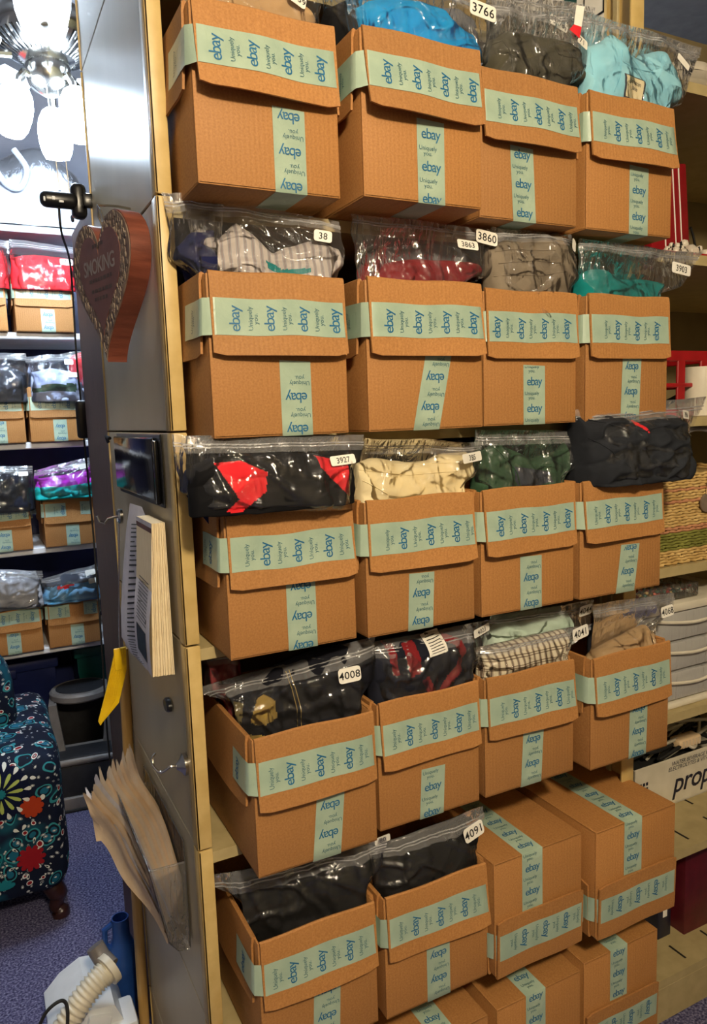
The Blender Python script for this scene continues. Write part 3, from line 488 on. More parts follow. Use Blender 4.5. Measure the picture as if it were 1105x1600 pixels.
    {'id': 'r5c2', 'zr': 0.682, 'q': [(0.2827, 0.7615), (0.5556, 0.7622), (0.5538, 0.6434), (0.3159, 0.646)], 'T': 0.034, 'g': [{'o': [(0.3131, 0.6812), (0.32, 0.7233), (0.342, 0.7303), (0.3978, 0.7335), (0.4703, 0.7351), (0.5276, 0.73), (0.5458, 0.7071), (0.548, 0.6507)], 'm': 'black_cloth', 'l': 'black folded garment in the bag stickered 4091', 'Y': -0.079, 'zb': None}], 's': [((0.512, 0.7375), 0.048, 0.0286, 12, '4091'), ((0.3194, 0.772), 0.0308, 0.0156, 8, '80')], 'l': 'clear zip bag with sticker 4091 over black garment', 'Y': -0.085},
    {'id': 'a1', 'zr': 2.115, 'Y': 1.985, 'lo': 1, 'q': [(-0.084, 2.2518), (0.1486, 2.2301), (0.1448, 2.1175), (-0.0829, 2.1058)], 'T': 0.04, 'g': [{'o': [(-0.0909, 2.1153), (-0.0809, 2.182), (-0.0076, 2.1961), (0.1361, 2.1883), (0.1414, 2.1324)], 'm': 'red_cloth', 'l': 'red garment on the far shelf beside the heart sign', 'Y': 1.991, 'zb': None}], 's': [((0.112, 2.1699), 0.048, 0.024, 0, '3715')], 'l': 'clear bag with red garment on the far shelf, sticker 3715', 'far': 1},
    {'id': 'a0', 'zr': 2.115, 'Y': 1.985, 'lo': 1, 'q': [(-0.2875, 2.23), (-0.0848, 2.2424), (-0.0959, 2.1099), (-0.2994, 2.0994)], 'T': 0.04, 'g': [{'o': [(-0.299, 2.1043), (-0.2707, 2.1861), (-0.1185, 2.2077), (-0.0977, 2.1149)], 'm': 'red_cloth', 'l': 'red garment on the far shelf at the picture edge', 'Y': 1.991, 'zb': None}], 'l': 'clear bag at the picture edge on the far second shelf', 'far': 1, 's': []},
    {'id': 'b0', 'zr': 1.69, 'Y': 1.985, 'lo': 1, 'q': [(-0.2604, 1.826), (-0.0612, 1.8228), (-0.0679, 1.6855), (-0.2726, 1.6883)], 'T': 0.04, 'g': [{'o': [(-0.2674, 1.6979), (-0.244, 1.7669), (-0.1327, 1.7789), (-0.0717, 1.7495), (-0.067, 1.6954)], 'm': 'slate_cloth', 'l': 'slate garment on the far third shelf at the picture edge', 'Y': 1.991, 'zb': None}], 'l': 'clear bag over slate garment on the far third shelf', 'far': 1, 's': []},
    {'id': 'b1', 'zr': 1.69, 'Y': 1.985, 'lo': 1, 'q': [(-0.0624, 1.8081), (0.1522, 1.8344), (0.1505, 1.6824), (-0.0587, 1.6854)], 'T': 0.04, 'g': [{'o': [(-0.0578, 1.6953), (-0.0488, 1.7495), (0.0272, 1.7666), (0.0978, 1.7539), (0.1466, 1.6928)], 'm': 'pale_blue', 'p': [([(-0.0516, 1.6839), (0.0194, 1.7027), (0.1143, 1.7017), (0.112, 1.6716), (-0.0524, 1.6741)], 'green_cloth')], 'l': 'pale blue and green garment on the far third shelf', 'Y': 1.991, 'zb': None}, {'o': [(0.0932, 1.7325), (0.1098, 1.8194), (0.1554, 1.8351), (0.1625, 1.732)], 'm': 'red_cloth', 'Y': 2.07, 'T': 0.02, 'l': 'red garment behind the pale blue one on the far shelf', 'zb': None}], 's': [((0.0919, 1.7881), 0.0322, 0.02, 0, ''), ((0.1, 1.738), 0.0384, 0.02, 0, '')], 'l': 'clear bag over pale blue garment on the far third shelf', 'far': 1},
    {'id': 'c0', 'zr': 1.268, 'Y': 1.985, 'lo': 1, 'q': [(-0.2895, 1.3991), (-0.074, 1.3861), (-0.0762, 1.2439), (-0.3015, 1.2624)], 'T': 0.04, 'g': [{'o': [(-0.3007, 1.2721), (-0.2801, 1.3568), (-0.1443, 1.3728), (-0.082, 1.3435), (-0.0776, 1.2541)], 'm': 'navy_dark', 'l': 'navy folded garment on the far fourth shelf', 'Y': 1.991, 'zb': None}], 's': [((-0.1093, 1.3586), 0.0352, 0.0175, 0, '')], 'l': 'clear bag over navy garment on the far fourth shelf', 'far': 1},
    {'id': 'c1', 'zr': 1.268, 'Y': 1.975, 'lo': 1, 'over': 1, 'q': [(-0.0708, 1.3682), (0.1497, 1.4092), (0.1575, 1.2459), (-0.0613, 1.2529)], 'T': 0.05, 'g': [{'o': [(-0.0722, 1.292), (-0.0594, 1.3344), (0.0416, 1.3431), (0.1463, 1.3624), (0.1558, 1.2882)], 'm': 'purple_cloth', 'p': [([(-0.0833, 1.3031), (0.0342, 1.2996), (0.1571, 1.3115), (0.1498, 1.2127), (-0.089, 1.2329)], 'turquoise_cloth')], 'l': 'purple and turquoise garments in one bag on the far fourth shelf', 'Y': 1.981, 'zb': None}], 's': [((0.1157, 1.3753), 0.035, 0.0208, 8, '')], 'l': 'clear bag over purple and turquoise garments on the far shelf', 'far': 1},
    {'id': 'd0', 'zr': 0.853, 'Y': 1.985, 'lo': 1, 'over': 1, 'q': [(-0.3001, 1.0009), (-0.0698, 0.9619), (-0.0725, 0.8088), (-0.3143, 0.8397)], 'T': 0.05, 'g': [{'o': [(-0.3105, 0.8569), (-0.2928, 0.9566), (-0.1558, 0.9517), (-0.0826, 0.9212), (-0.0703, 0.8349)], 'm': 'silver_cloth', 'l': 'silver grey folded garment on the lowest far shelf', 'Y': 1.991, 'zb': None}], 'l': 'clear bag over silver grey garment on the lowest far shelf', 'far': 1, 's': []},
    {'id': 'd1', 'zr': 0.853, 'Y': 1.975, 'lo': 1, 'over': 1, 'q': [(-0.0779, 0.9305), (0.1421, 0.9695), (0.1512, 0.816), (-0.0805, 0.8386)], 'T': 0.05, 'g': [{'o': [(-0.0784, 0.8646), (-0.0603, 0.9096), (0.0103, 0.9427), (0.123, 0.95), (0.1484, 0.8463)], 'm': 'slate_cloth', 'p': [([(-0.0931, 0.895), (0.0277, 0.9048), (0.1521, 0.9043), (0.1454, 0.8135), (-0.0979, 0.8357)], 'sky_cloth'), ([(-0.0261, 0.8989), (0.0473, 0.9048), (0.0416, 0.895), (-0.0222, 0.8878)], 'red_cloth')], 'l': 'slate and sky blue garments on the lowest far shelf', 'Y': 1.981, 'zb': None}], 's': [((0.1078, 0.9408), 0.04, 0.0216, 5, ''), ((0.1129, 0.9078), 0.0325, 0.0208, 3, '')], 'l': 'clear bag over slate and sky blue garments, lowest far shelf', 'far': 1}
]

def interp(pts, x):
    if x <= pts[0][0]: return pts[0][1]
    for a, b in zip(pts, pts[1:]):
        if x <= b[0]:
            t = (x-a[0])/max(1e-6, b[0]-a[0]); t2 = t*t*(3-2*t); t = .5*t+.5*t2
            return a[1]+(b[1]-a[1])*t
    return pts[-1][1]
def inpoly(x, z, P):
    c = False; j = len(P)-1
    for i in range(len(P)):
        if (P[i][1] > z) != (P[j][1] > z) and x < (P[j][0]-P[i][0])*(z-P[i][1])/(P[j][1]-P[i][1])+P[i][0]: c = not c
        j = i
    return c
class Garment:
    def __init__(s, g, T, zb, seed):
        s.o = sorted(g['o']); s.x0 = s.o[0][0]; s.x1 = s.o[-1][0]; s.T = g.get('T', T); s.Y = g['Y']; s.zb = zb; s.seed = seed*7.31
    def top(s, x): return interp(s.o, x)
    def half(s, x, z):
        u = (x-s.x0)/(s.x1-s.x0)
        if u <= 0 or u >= 1: return 0
        tp = s.top(x)
        if z >= tp: return 0
        v = max(0, (z-s.zb)/(tp-s.zb))
        return s.T*(1-abs(2*u-1)**5)**.5*max(0, 1-v**3.2)**.5
    def fold(s, x, z):
        p = Vector((x*9+s.seed, z*15, s.seed)); n1 = noise.noise(p)
        w = noise.noise(Vector((x*4+s.seed, z*4, 3.3)))
        band = abs(math.sin((z*55+x*10*math.sin(s.seed)+w*5)))**.6
        n2 = 1-abs(noise.noise(Vector((x*16+z*12*math.cos(s.seed*3), z*26-x*9, s.seed+5))))*2
        return (.5*n1+.55*(band-.6)+.6*n2)*.30*s.T
    def y(s, x, z): 
        h = s.half(x, z); return s.Y+s.T-h-s.fold(x, z)*min(1, h/(s.T*.5)) 
    def build(s, g, lo):
        nx, nz = (50, 20) if lo else ((170, 64) if 'p' in g else (84, 32))
        mats = [g['m']]+[m for _, m in g.get('p', [])]
        mb = MB(); rows = []
        for i in range(nx+1):
            x = s.x0+(s.x1-s.x0)*(.5-.5*math.cos(math.pi*(.02+.96*i/nx)))
            tp = s.top(x); loop = []
            for j in range(nz+1):
                v = math.sin(.5*math.pi*(j/nz))**1.0; z = s.zb+(tp-s.zb)*v*.9995
                loop.append((x, s.y(x, z), z+.002*noise.noise(Vector((x*40, z*40, s.seed)))))
            for j in range(nz-1, -1, -2):
                v = math.sin(.5*math.pi*(j/nz)); z = s.zb+(tp-s.zb)*v
                loop.append((x, s.Y+s.T+s.half(x, z), z))
            rows.append(loop)
        mb.grid(rows, close=True); n = len(rows[0])
        mb.f += [tuple(range(n-1, -1, -1)), tuple(nx*n+k for k in range(n))]; mb.m += [0, 0]
        for fi, f in enumerate(mb.f[:-2]):
            c = [sum(mb.v[k][a] for k in f)/4 for a in range(3)]
            for pi, (poly, _) in enumerate(g.get('p', [])):
                if inpoly(c[0], c[2], poly) and c[1] < s.Y+s.T: mb.m[fi] = pi+1
        mb.v = [(squeeze(x, z)-s.ox, y-s.oy, z-s.oz) for x, y, z in mb.v]
        return mb.mesh('cloth', mats, 180)

def pivot(o, B):       # bags lying askew in their box
    if 'rot' in B:
        (qx, qy), a = B['rot']; dx, dy = o.location.x-qx, o.location.y-qy
        o.location.x = qx+dx*math.cos(a)+dy*math.sin(a); o.location.y = qy-dx*math.sin(a)+dy*math.cos(a); o.rotation_euler.z = -a
for bi, B in enumerate(BAGS):
    far = B.get('far'); lo = B.get('lo', 0); T = B['T']; Y = B['Y']; zr = B['zr']; over = B.get('over')
    zb = zr-.055 if not over else (B['q'][2][1]+B['q'][3][1])/2+.002
    key = (int(B['id'][1]), int(B['id'][3])) if B['id'][0] == 'r' else None
    lim = None
    if key:
        bx0, bw = BOX[key][0], BOX[key][1]; lim = [bx0+.010, bx0+bw-.010]
        if B['id'].endswith('b') and key == (1, 1): lim = None
        elif 'rot' in B:
            (qx, qy), ra = B['rot']; lim = [qx+(v-qx)/math.cos(ra) for v in lim]
    def squeeze(x, z):      # below the rim a bag fits inside its box, above it may spread
        if not lim or over: return x
        k = min(1, max(0, (z-zr-.006)/.035)); k = k*k*(3-2*k)
        return x if lim[0] <= x <= lim[1] else min(max(x, lim[0]), lim[1])*(1-k)+x*k
    gs = []
    for gi, g in enumerate(B['g']):
        G = Garment(g, T, zb, bi+gi*31+1)
        G.ox = (G.x0+G.x1)/2; G.oy = G.Y+G.T; G.oz = zb
        root = empty('folded_garment', (G.ox, G.oy, G.oz), 0, g['l'], g.get('cat', 'clothing'))
        pivot(root, B)
        link(G.build(g, lo), 'cloth', root)
        for sm in g.get('seams', []):
            pts = []
            for a, b in zip(sm, sm[1:]):
                for q in range(8):
                    t = q/8; x, z = a[0]+(b[0]-a[0])*t, a[1]+(b[1]-a[1])*t
                    if G.half(x, z) > .2*G.T: pts.append((x-G.ox, G.y(x, z)-.0004-G.oy, z-G.oz))
            if len(pts) > 2: MB().tube(pts, .0007 if 'seamm' in g else .0011, 5).build('stitching', g.get('seamm', g['m']), root)
        if 'patch' in g:
            (cx, cz), w, h, ang, kind = g['patch']; a = math.radians(ang); ca, sa = math.cos(a), math.sin(a)
            def pm(u, v, lift):
                x, z = cx+u*ca-v*sa, cz+u*sa+v*ca; return (x-G.ox, G.y(x, z)-lift-G.oy, z-G.oz)
            rows = [[pm(-w/2+w*i/6, -h/2+h*j/6, .0022) for i in range(7)] for j in range(7)]
            if kind == 'cream':
                pa = MB().grid([[pm(1.16*(-w/2+w*i/6), 1.12*(-h/2+h*j/6), .0016) for i in range(7)] for j in range(7)]).build('label_border', 'slate_cloth', root)
                pc = MB().grid(rows).build('label_patch', 'sticker_cream', root)
                lt = MB(); vs_, fs_ = text_mesh('Jammin\nJane', w*.26, .9, 2); lt.add([pm(x, y+h*.12, .0028) for x, y in vs_], fs_)
                lt.build('lettering', 'print_black', pc, 0)
            else:
                pc = MB().grid(rows).build('care_label', 'sticker_white', root)
                lt = MB()
                for k in range(7): 
                    zz = -h*.38+k*h*.12; lt.grid([[pm(-w*.36+w*.72*i/6, zz+d_, .0027) for i in range(7)] for d_ in (0, h*.035)])
                lt.build('lettering', 'print_black', pc, 0)
        gs.append(G)
    # the film
    (xa, za), (xb, zb_), (xc, zc_), (xd, zd) = B['q']
    yc = Y+T; sd = bi*3.77
    fronts = [G for G in gs if abs(G.Y-Y) < .03] or gs
    bot = 0 if over else .05
    def hf(x, z):
        m = 0
        for G in fronts[:1]:
            xx = min(max(x, G.x0+.02*(G.x1-G.x0)), G.x1-.02*(G.x1-G.x0)); dx = abs(x-xx)
            for dz in (0, .012, .025, .04, .055): m = max(m, (G.half(xx, max(z-dz, G.zb))*(1-dz/.075))*max(0, 1-dx/.03))
        return m
    def wr(x, z):
        a = noise.noise(Vector((x*20+sd, z*8+x*7, sd))); b2 = noise.noise(Vector((x*6-z*20, z*6+x*10+sd, 2*sd)))
        c3 = noise.noise(Vector((x*13+z*17+sd, z*5-x*4, 3*sd)))
        return .005*(max(0, 1-abs(a)*5)-.3)+.005*(max(0, 1-abs(b2)*6)-.3)+.004*(max(0, 1-abs(c3)*6)-.3)+.004*noise.noise(Vector((x*7, z*7, sd)))
    def fy(x, z, e=1): return yc-(hf(x, z)+.0045+wr(x, z))*e-.001
    nu, nv = (28, 20) if lo else (84, 56)
    fr, bk = [], []
    for j in range(nv+1):
        v = j/nv; rf, rb = [], []
        for i in range(nu+1):
            u = i/nu
            x = (xd+(xc-xd)*u)*(1-v)+(xa+(xb-xa)*u)*v; z = (zd+(zc_-zd)*u)*(1-v)+(za+(zb_-za)*u)*v
            z -= bot*(1-v)*(1-v)
            z += .005*noise.noise(Vector((u*3+sd, v*2, 1)))*v; x += .006*noise.noise(Vector((v*5, sd, u*2)))*abs(2*u-1)
            e = min(1, max(0, min(u, 1-u)/.10))**.5 * min(1, max(0, (1-v)/.25))**.6
            if over: e *= min(1, v/.12+.25)**.5
            lean = .012*v*noise.noise(Vector((u*2+sd, 9, 1)))
            xq = squeeze(x, z); rf.append((xq, fy(x, z, e)+lean, z)); rb.append((xq, yc+(hf(x, z)+.004)*e+.0008+lean, z))
        fr.append(rf); bk.append(rb)
    bx_, bz_ = (xc+xd)/2, zr-bot
    root = empty('zip_bag', (bx_, yc, bz_), 0, B['l'], 'plastic bag')
    L = lambda p: (p[0]-bx_, p[1]-yc, p[2]-bz_)
    pivot(root, B)
    jh = int(nv*.80); mb = MB(); mb.grid([[L(p) for p in r2] for r2 in fr[:jh+1]]); mb.grid([[L(p) for p in r2] for r2 in fr[jh:]], 1); mb.grid([[L(p) for p in reversed(r2)] for r2 in bk])
    mb.build('film', ['film', 'film_header'], root, 180)
    # zip strip
    j0 = int(nv*.86); zs_ = MB()
    for dz in (0, 1):
        j = j0+dz*max(1, nv//20)
        zs_.tube([(p[0]-bx_, p[1]-yc-.0012, p[2]-bz_) for p in fr[j][::2]], .0013, 5)
    zs_.build('zip_strip', 'zip_film', root)
    for (cx, cz), w, h, ang, txt in B['s']:
        a = math.radians(ang); ca, sa = math.cos(a), math.sin(a)
        # flat-ish sticker following the film's mean tilt
        pl = [(du, dv, fy(cx+du*w*ca-dv*h*sa, cz+du*w*sa+dv*h*ca, .85)) for du in (-.4, 0, .4) for dv in (-.4, 0, .4)]
        y0 = sum(p[2] for p in pl)/9; gx = sum(p[0]*p[2] for p in pl)/(6*.16); gz = sum(p[1]*p[2] for p in pl)/(6*.16)
        ym = min(p[2]-(y0+gx*p[0]+gz*p[1]) for p in pl)
        def sm_(u, v, lift): 
            x, z = cx+u*ca-v*sa, cz+u*sa+v*ca
            return (x-bx_, y0+ym+gx*u/w+gz*v/h-.0042-lift-yc, z-bz_)
        r2 = h*.22; out = []
        for qx, qz, a0 in [(w/2-r2, h/2-r2, 0), (-w/2+r2, h/2-r2, 90), (-w/2+r2, -h/2+r2, 180), (w/2-r2, -h/2+r2, 270)]:
            for k in range(4): aa = math.radians(a0+k*30); out.append((qx+r2*math.cos(aa), qz+r2*math.sin(aa)))
        mbs = MB(); n = len(out)
        mbs.add([sm_(u, v, 0) for u, v in out]+[sm_(u, v, -.0005) for u, v in out], [tuple(range(n-1, -1, -1)), tuple(range(n, 2*n))]+[(i, (i+1) % n, n+(i+1) % n, n+i) for i in range(n)])
        st = mbs.build('sticker', 'sticker_white', root, 30, fix=True)
        if txt:
            vs_, fs_ = text_mesh(txt, min(h*.82, w*1.38/max(2.4, len(txt)*.75)), 1.05, 3, .008)
            MB().add([sm_(x, y, .0005) for x, y in vs_], fs_).build('lettering', 'print_black', st, 0)

# ------------------------------------------------------------------ end panel: heart sign
def frame(o, ex, ez):      # local x -> ex, local z -> ez, local y = ez x ex
    ex = Vector(ex).normalized(); ez = Vector(ez).normalized(); ey = ez.cross(ex).normalized()
    return Matrix.Translation(o) @ Matrix((ex, ey, ez)).transposed().to_4x4()
HP = []
for k in range(64):
    t = 2*math.pi*k/64; HP.append((16*math.sin(t)**3/32*1.0, (13*math.cos(t)-5*math.cos(2*t)-2*math.cos(3*t)-math.cos(4*t))/30))
hs = .27
def mat3(o, ex, ey):
    ex = Vector(ex).normalized(); ey = Vector(ey).normalized(); ez = ex.cross(ey).normalized()
    return Matrix.Translation(o) @ Matrix((ex, ey, ez)).transposed().to_4x4()
HA = math.radians(11)
hex_ = Vector((math.sin(HA), -math.cos(HA), -.02))
heart = empty('heart_sign', (-.026, .19, 1.642), 0, 'heart-shaped wooden SMOKING sign with mosaic border hung on the end panel', 'sign')
HM = mat3((0, 0, 0), hex_, (0, 0, 1))
def hpts(s, dz=0): return [(x*s, y*s*.92+dz) for x, y in HP]
hz0 = .275*.567*.92
HB = .27
b = MB().prism([(x*HB, y*HB*.92+hz0) for x, y in HP], .034, HM)
b.build('board', 'heart_wood', heart, 40)
b = MB().prism([(x*HB*.985, y*HB*.905+hz0) for x, y in HP], .002, HM @ Matrix.Translation((0, 0, .034)))
b.build('border', 'heart_face', heart, 40)
rnd = random.Random(4); chips = MB(); n_ = 0
while n_ < 420:
    x, y = rnd.uniform(-.5, .5), rnd.uniform(-.6, .42)
    if inpoly(x, y, HP) and not inpoly(x/.62, (y-.02)/.60, HP) and inpoly(x*1.06, y*1.06, HP):
        a = rnd.uniform(0, 3.1); M = HM @ Matrix.Translation((x*HB, y*HB*.92+hz0, .036)) @ Matrix.Rotation(1.57+rnd.uniform(-.4, .4), 4, 'Z')
        chips.lathe([(.0055, 0), (.0045, .0012), (0, .0014)], 7, M, rnd.randint(0, 2), 1, rnd.uniform(.3, .5)); n_ += 1
o = chips.build('mosaic_chips', ['heart_chip_a', 'heart_chip_b', 'heart_face'], heart, 0); o['kind'] = 'stuff'
b = MB().prism([(x*HB*.72, y*HB*.66+hz0+.004) for x, y in HP], .003, HM @ Matrix.Translation((0, 0, .0345)))
hc = b.build('centre_field', 'heart_centre', heart, 40)
lt = MB(); vs_, fs_ = text_mesh('SMOKING', .036, .88, 3, .012)
lt.add([HM @ Vector((x, y+hz0+.022, .0379)) for x, y in vs_], fs_, 0)
for yy, w in ((.052, .05), (-.004, .10), (-.022, .085), (-.036, .06)):
    k = -w/2
    while k < w/2:
        l_ = rnd.uniform(.006, .014); lt.add([HM @ Vector(p) for p in [(k, hz0+yy, .0379), (k+l_, hz0+yy, .0379), (k+l_, hz0+yy+.006, .0379), (k, hz0+yy+.006, .0379)]], [(0, 1, 2, 3)], 1); k += l_+.004
lt.build('lettering', ['heart_grey', 'heart_chip_b'], hc, 0)
MB().tube([HM @ Vector(p) for p in [(-.012, hz0+.085, .02), (-.016, hz0+.105, .026), (-.006, hz0+.122, .03), (.006, hz0+.112, .03), (.004, hz0+.095, .024)]], .0016, 6).build('hanging_wire', 'chrome', heart)
MB().tube([HM @ Vector(p) for p in [(-.006, hz0+.122, .03), (-.004, hz0+.124, -.005), (-.003, hz0+.122, -.04)]], .002, 6).build('hook', 'chrome', heart)

# ------------------------------------------------------------------ brown cabinet, pole
cb = empty('wooden_cabinet', (.2, .79, 0), 0, 'tall dark brown wooden cabinet standing behind the steel shelving', 'cabinet')
MB().rbox((-.2, -.17, 0), (-.18, .165, 2.035), .003, 1).build('side_panel', 'dark_wood', cb)
MB().rbox((-.18, -.165, .0), (.55, .16, 2.03), .003, 1).build('carcass', 'dark_wood', cb)
tag(MB().tube([(-.022, .60, .0), (-.018, .585, .5), (-.010, .57, 1.02)], .0125, 12).build('wooden_pole', 'pole_wood'), 'pale wooden pole leaning in the corner behind the yellow swatter', 'pole')

# ------------------------------------------------------------------ clip lamp and cord
cl = empty('clip_lamp', (-.02, .62, 1.99), 0, 'black clip-on lamp on the rear edge of the shelving under the fan', 'lamp')
MB().rbox((-.02, -.015, .0), (.012, .02, .075), .012, 3).build('clamp', 'black_plastic', cl)
MB().rbox((.0, -.03, .02), (.03, -.01, .05), .006, 2).build('clamp_jaw', 'black_plastic', cl)
MB().rbox((-.085, -.02, .018), (-.005, .012, .052), .014, 4).build('head', 'black_plastic', cl)
MB().rbox((-.062, -.0225, .030), (-.055, -.0195, .038), .001, 1).build('button', 'white_plastic', cl)
MB().rbox((-.048, -.0225, .026), (-.038, -.0195, .031), .001, 1).build('button', 'white_plastic', cl)
MB().rbox((-.079, -.0225, .026), (-.075, -.0195, .036), .001, 1).build('button', 'white_plastic', cl)
cd = empty('lamp_cord', (0, .97, .3), 0, 'thin black cord with inline switch hanging down the brown cabinet edge', 'cord')
cp = [(-.055, .615, 2.01), (-.052, .63, 1.96), (0.0071, 0.9850, 1.9524), (0.0039, 0.9850, 1.7173), (0.0060, 0.9850, 1.6145), (0.0068, 0.9850, 1.4927), (0.0108, 0.9850, 1.2974), (0.0111, 0.9850, 1.1157), (0.0100, 0.9850, 0.9115), (0.0068, 0.9850, 0.7220), (0.0077, 0.9850, 0.5861), (0.0158, 0.9850, 0.4718)]
cp = [Vector(p)+Vector((-.012, 0, 0))-Vector((0, .97, .3)) for p in cp]
def smooth_path(P, n=6):
    out = []
    for i in range(len(P)-1):
        p0, p1, p2, p3 = P[max(i-1, 0)], P[i], P[i+1], P[min(i+2, len(P)-1)]
        for k in range(n):
            t = k/n; out.append(.5*((2*p1)+(p2-p0)*t+(2*p0-5*p1+4*p2-p3)*t*t+(3*p1-p0-3*p2+p3)*t**3))
    return out+[P[-1]]
MB().tube(smooth_path(cp), .0028, 6).build('cable', 'black_rubber', cd)
sp = (cp[4]+cp[5])/2
MB().rbox(sp+Vector((-.016, -.010, -.052)), sp+Vector((.016, .010, .052)), .009, 3).build('inline_switch', 'black_plastic', cd)

# ------------------------------------------------------------------ things on the end panel
bp = empty('magnetic_pouch', (0, .27, 1.40), 0, 'glossy black magnetic pouch near the top of the end panel', 'pouch')
MB().rbox((-.006, -.205, -.005), (-.003, .20, .118), .001, 1).build('back_plate', 'black_plastic', bp)
MB().rbox((-.013, -.17, .004), (-.0065, .20, .112), .003, 3).build('pocket', 'black_gloss', bp)
MB().tube([(-.02, .2, .108), (-.025, .215, .112), (-.02, .225, .10)], .004, 6).build('loop', 'black_plastic', bp)
MB().rbox((-.014, -.19, .0), (-.0065, -.18, .108), .002, 2).build('edge_strip', 'black_gloss', bp)

sheet = empty('paper_sheet', (-.02, .35, 1.05), 0, 'white printed list hanging from the clip behind the thick notepad', 'paper')
PR = [((-0.0200, 0.2937, 1.3854), (-0.0140, 0.2092, 1.3852)), ((-0.0240, 0.3346, 1.3258), (-0.0140, 0.1450, 1.3479)), ((-0.0280, 0.3675, 1.2563), (-0.0140, 0.1259, 1.2935)), ((-0.0360, 0.3903, 1.1591), (-0.0140, 0.1284, 1.2183)), ((-0.0400, 0.3842, 1.0997), (-0.0160, 0.1284, 1.1544)), ((-0.0380, 0.3027, 1.0873), (-0.0180, 0.1299, 1.1191)), ((-0.0300, 0.1717, 1.0950), (-0.0200, 0.1270, 1.0990))]
def prow(q, u, lift=0):
    i = min(int(q*(len(PR)-1)), len(PR)-2); t = q*(len(PR)-1)-i
    a = Vector(PR[i][0]).lerp(Vector(PR[i+1][0]), t); c = Vector(PR[i][1]).lerp(Vector(PR[i+1][1]), t)
    p = a.lerp(c, u); p.x += -.012*math.sin(math.pi*u)*q-lift; return p-Vector((-.02, .35, 1.05))
MB().grid([[prow(j/12, i/8) for i in range(9)] for j in range(13)]).build('sheet', 'paper_white', sheet, 180)
lt = MB(); rnd = random.Random(9)
for k in range(34):
    q = .12+k*.024; u0 = .28; u1 = rnd.uniform(.45, .8)
    lt.grid([[prow(q+d_, u0+(u1-u0)*i/4, .0012) for i in range(5)] for d_ in (0, .007)])
lt.build('printed_lines', 'print_black', sheet, 0)
ck = empty('magnetic_clip', (0.0000, 0.4150, 1.3475), 0, 'chrome magnetic hook clip holding the printed list', 'hook')
MB().lathe([(.016, 0), (.016, .006), (.012, .010), (.004, .011)], 16, Matrix.Rotation(-math.pi/2, 4, 'Y') @ Matrix.Translation((0, 0, .016))).build('disc', 'chrome', ck)
MB().tube([(-.026, 0, 0), (-.045, 0, -.004), (-.052, 0, -.012), (-.062, 0, -.008), (-.066, 0, .004)], .003, 7).build('hook', 'chrome', ck)
tag(MB().tube([(-0.0218, 0.4200, 1.3396), (-0.0271, 0.4400, 1.2169), (-0.0355, 0.4500, 1.0753), (-0.0356, 0.4500, 1.0553)], .0016, 5).build('bead_chain', 'chrome'), 'thin bead chain hanging from the chrome clip', 'chain')

pad = empty('notepad', (.006, .125, 1.075), 0, 'thick notepad with cartoon cover hanging beside the printed list', 'notepad')
def pad_pt(u, v, w): # u along Y (0 near,1 far), v up, w out
    th = .036-.013*v+.004*math.sin(6*v); return Vector((-.014-th*w, -.065+.125*u+.006*(1-v)*w, .035+.262*v+.012*(1-v)*u))
m = MB(); ns = 14
for k in range(ns):
    a, c = k/ns, (k+.86)/ns
    P = [pad_pt(u, v, w) for w in (a, c) for v in (0, .5, 1) for u in (0, 1)]
    j = .003*((k*7) % 5)/5
    P = [Vector((p.x, p.y+(j if i % 2 == 0 else 0), p.z)) for i, p in enumerate(P)]
    m.add(P, [(0,1,3,2),(2,3,5,4),(6,8,9,7),(8,10,11,9),(0,2,8,6),(2,4,10,8),(1,7,9,3),(3,9,11,5),(0,6,7,1),(4,5,11,10)])
m.build('pages', 'page_cream', pad, 0)
cov = MB().grid([[pad_pt(u/4*1.02-.01, v/8, 1.03) for u in range(5)] for v in range(9)]).build('cover', 'paper_white', pad, 180)
m = MB().grid([[pad_pt(u/4, .90+.07*v, 1.06) for u in range(5)] for v in range(2)]); m.build('red_band', 'heart_wood', cov)
lt = MB(); rnd = random.Random(2)
for k in range(24):
    v = .30+k*.024; lt.grid([[pad_pt(.18+.62*i/4, v+d_, 1.06) for i in range(5)] for d_ in (0, .006)])
    if k % 3: lt.grid([[pad_pt(uu+d_, v+.024*j, 1.06) for d_ in (0, .05)] for j in range(2) for uu in [rnd.choice((.18, .45, .72))]])
lt.build('lettering', 'print_black', cov, 0)
m = MB().grid([[pad_pt(.2+.6*i/6, .06+.2*j/6, 1.06) for i in range(7)] for j in range(7)]); m.build('cartoon', 'navy_vinyl', cov)

sw = empty('fly_swatter', (-.05, .45, .89), 0, 'yellow plastic fly swatter hanging below the printed list', 'fly swatter')
SQ = [Vector(p)-Vector((-.05, .45, .89)) for p in ((-0.0451, 0.4500, 1.0541), (-0.0220, 0.4500, 1.0572), (-0.0242, 0.4500, 1.0072), (-0.0455, 0.4500, 0.9362), (-0.0873, 0.4500, 0.8946), (-0.0906, 0.4500, 0.9040), (-0.0700, 0.4500, 0.9672))]
m = MB(); n = len(SQ); m.add([p+Vector((0, 0, 0)) for p in SQ]+[p+Vector((0, .005, 0)) for p in SQ], [tuple(range(n-1, -1, -1)), tuple(range(n, 2*n))]+[(i, (i+1) % n, n+(i+1) % n, n+i) for i in range(n)])
m.build('paddle', 'yellow_plastic', sw, 0, fix=True)
m = MB()
for k in range(9):
    t = (k+.5)/9; a = SQ[0].lerp(SQ[1], t); c = SQ[5].lerp(SQ[4], t); c2 = SQ[6].lerp(SQ[3], t)
    m.tube([a+Vector((0, -.0008, 0)), c2.lerp(a.lerp(c, .6), .35)+Vector((0, -.0008, 0)), c+Vector((0, -.0008, 0))], .0013, 5)
m.build('ribs', 'yellow_plastic', sw)
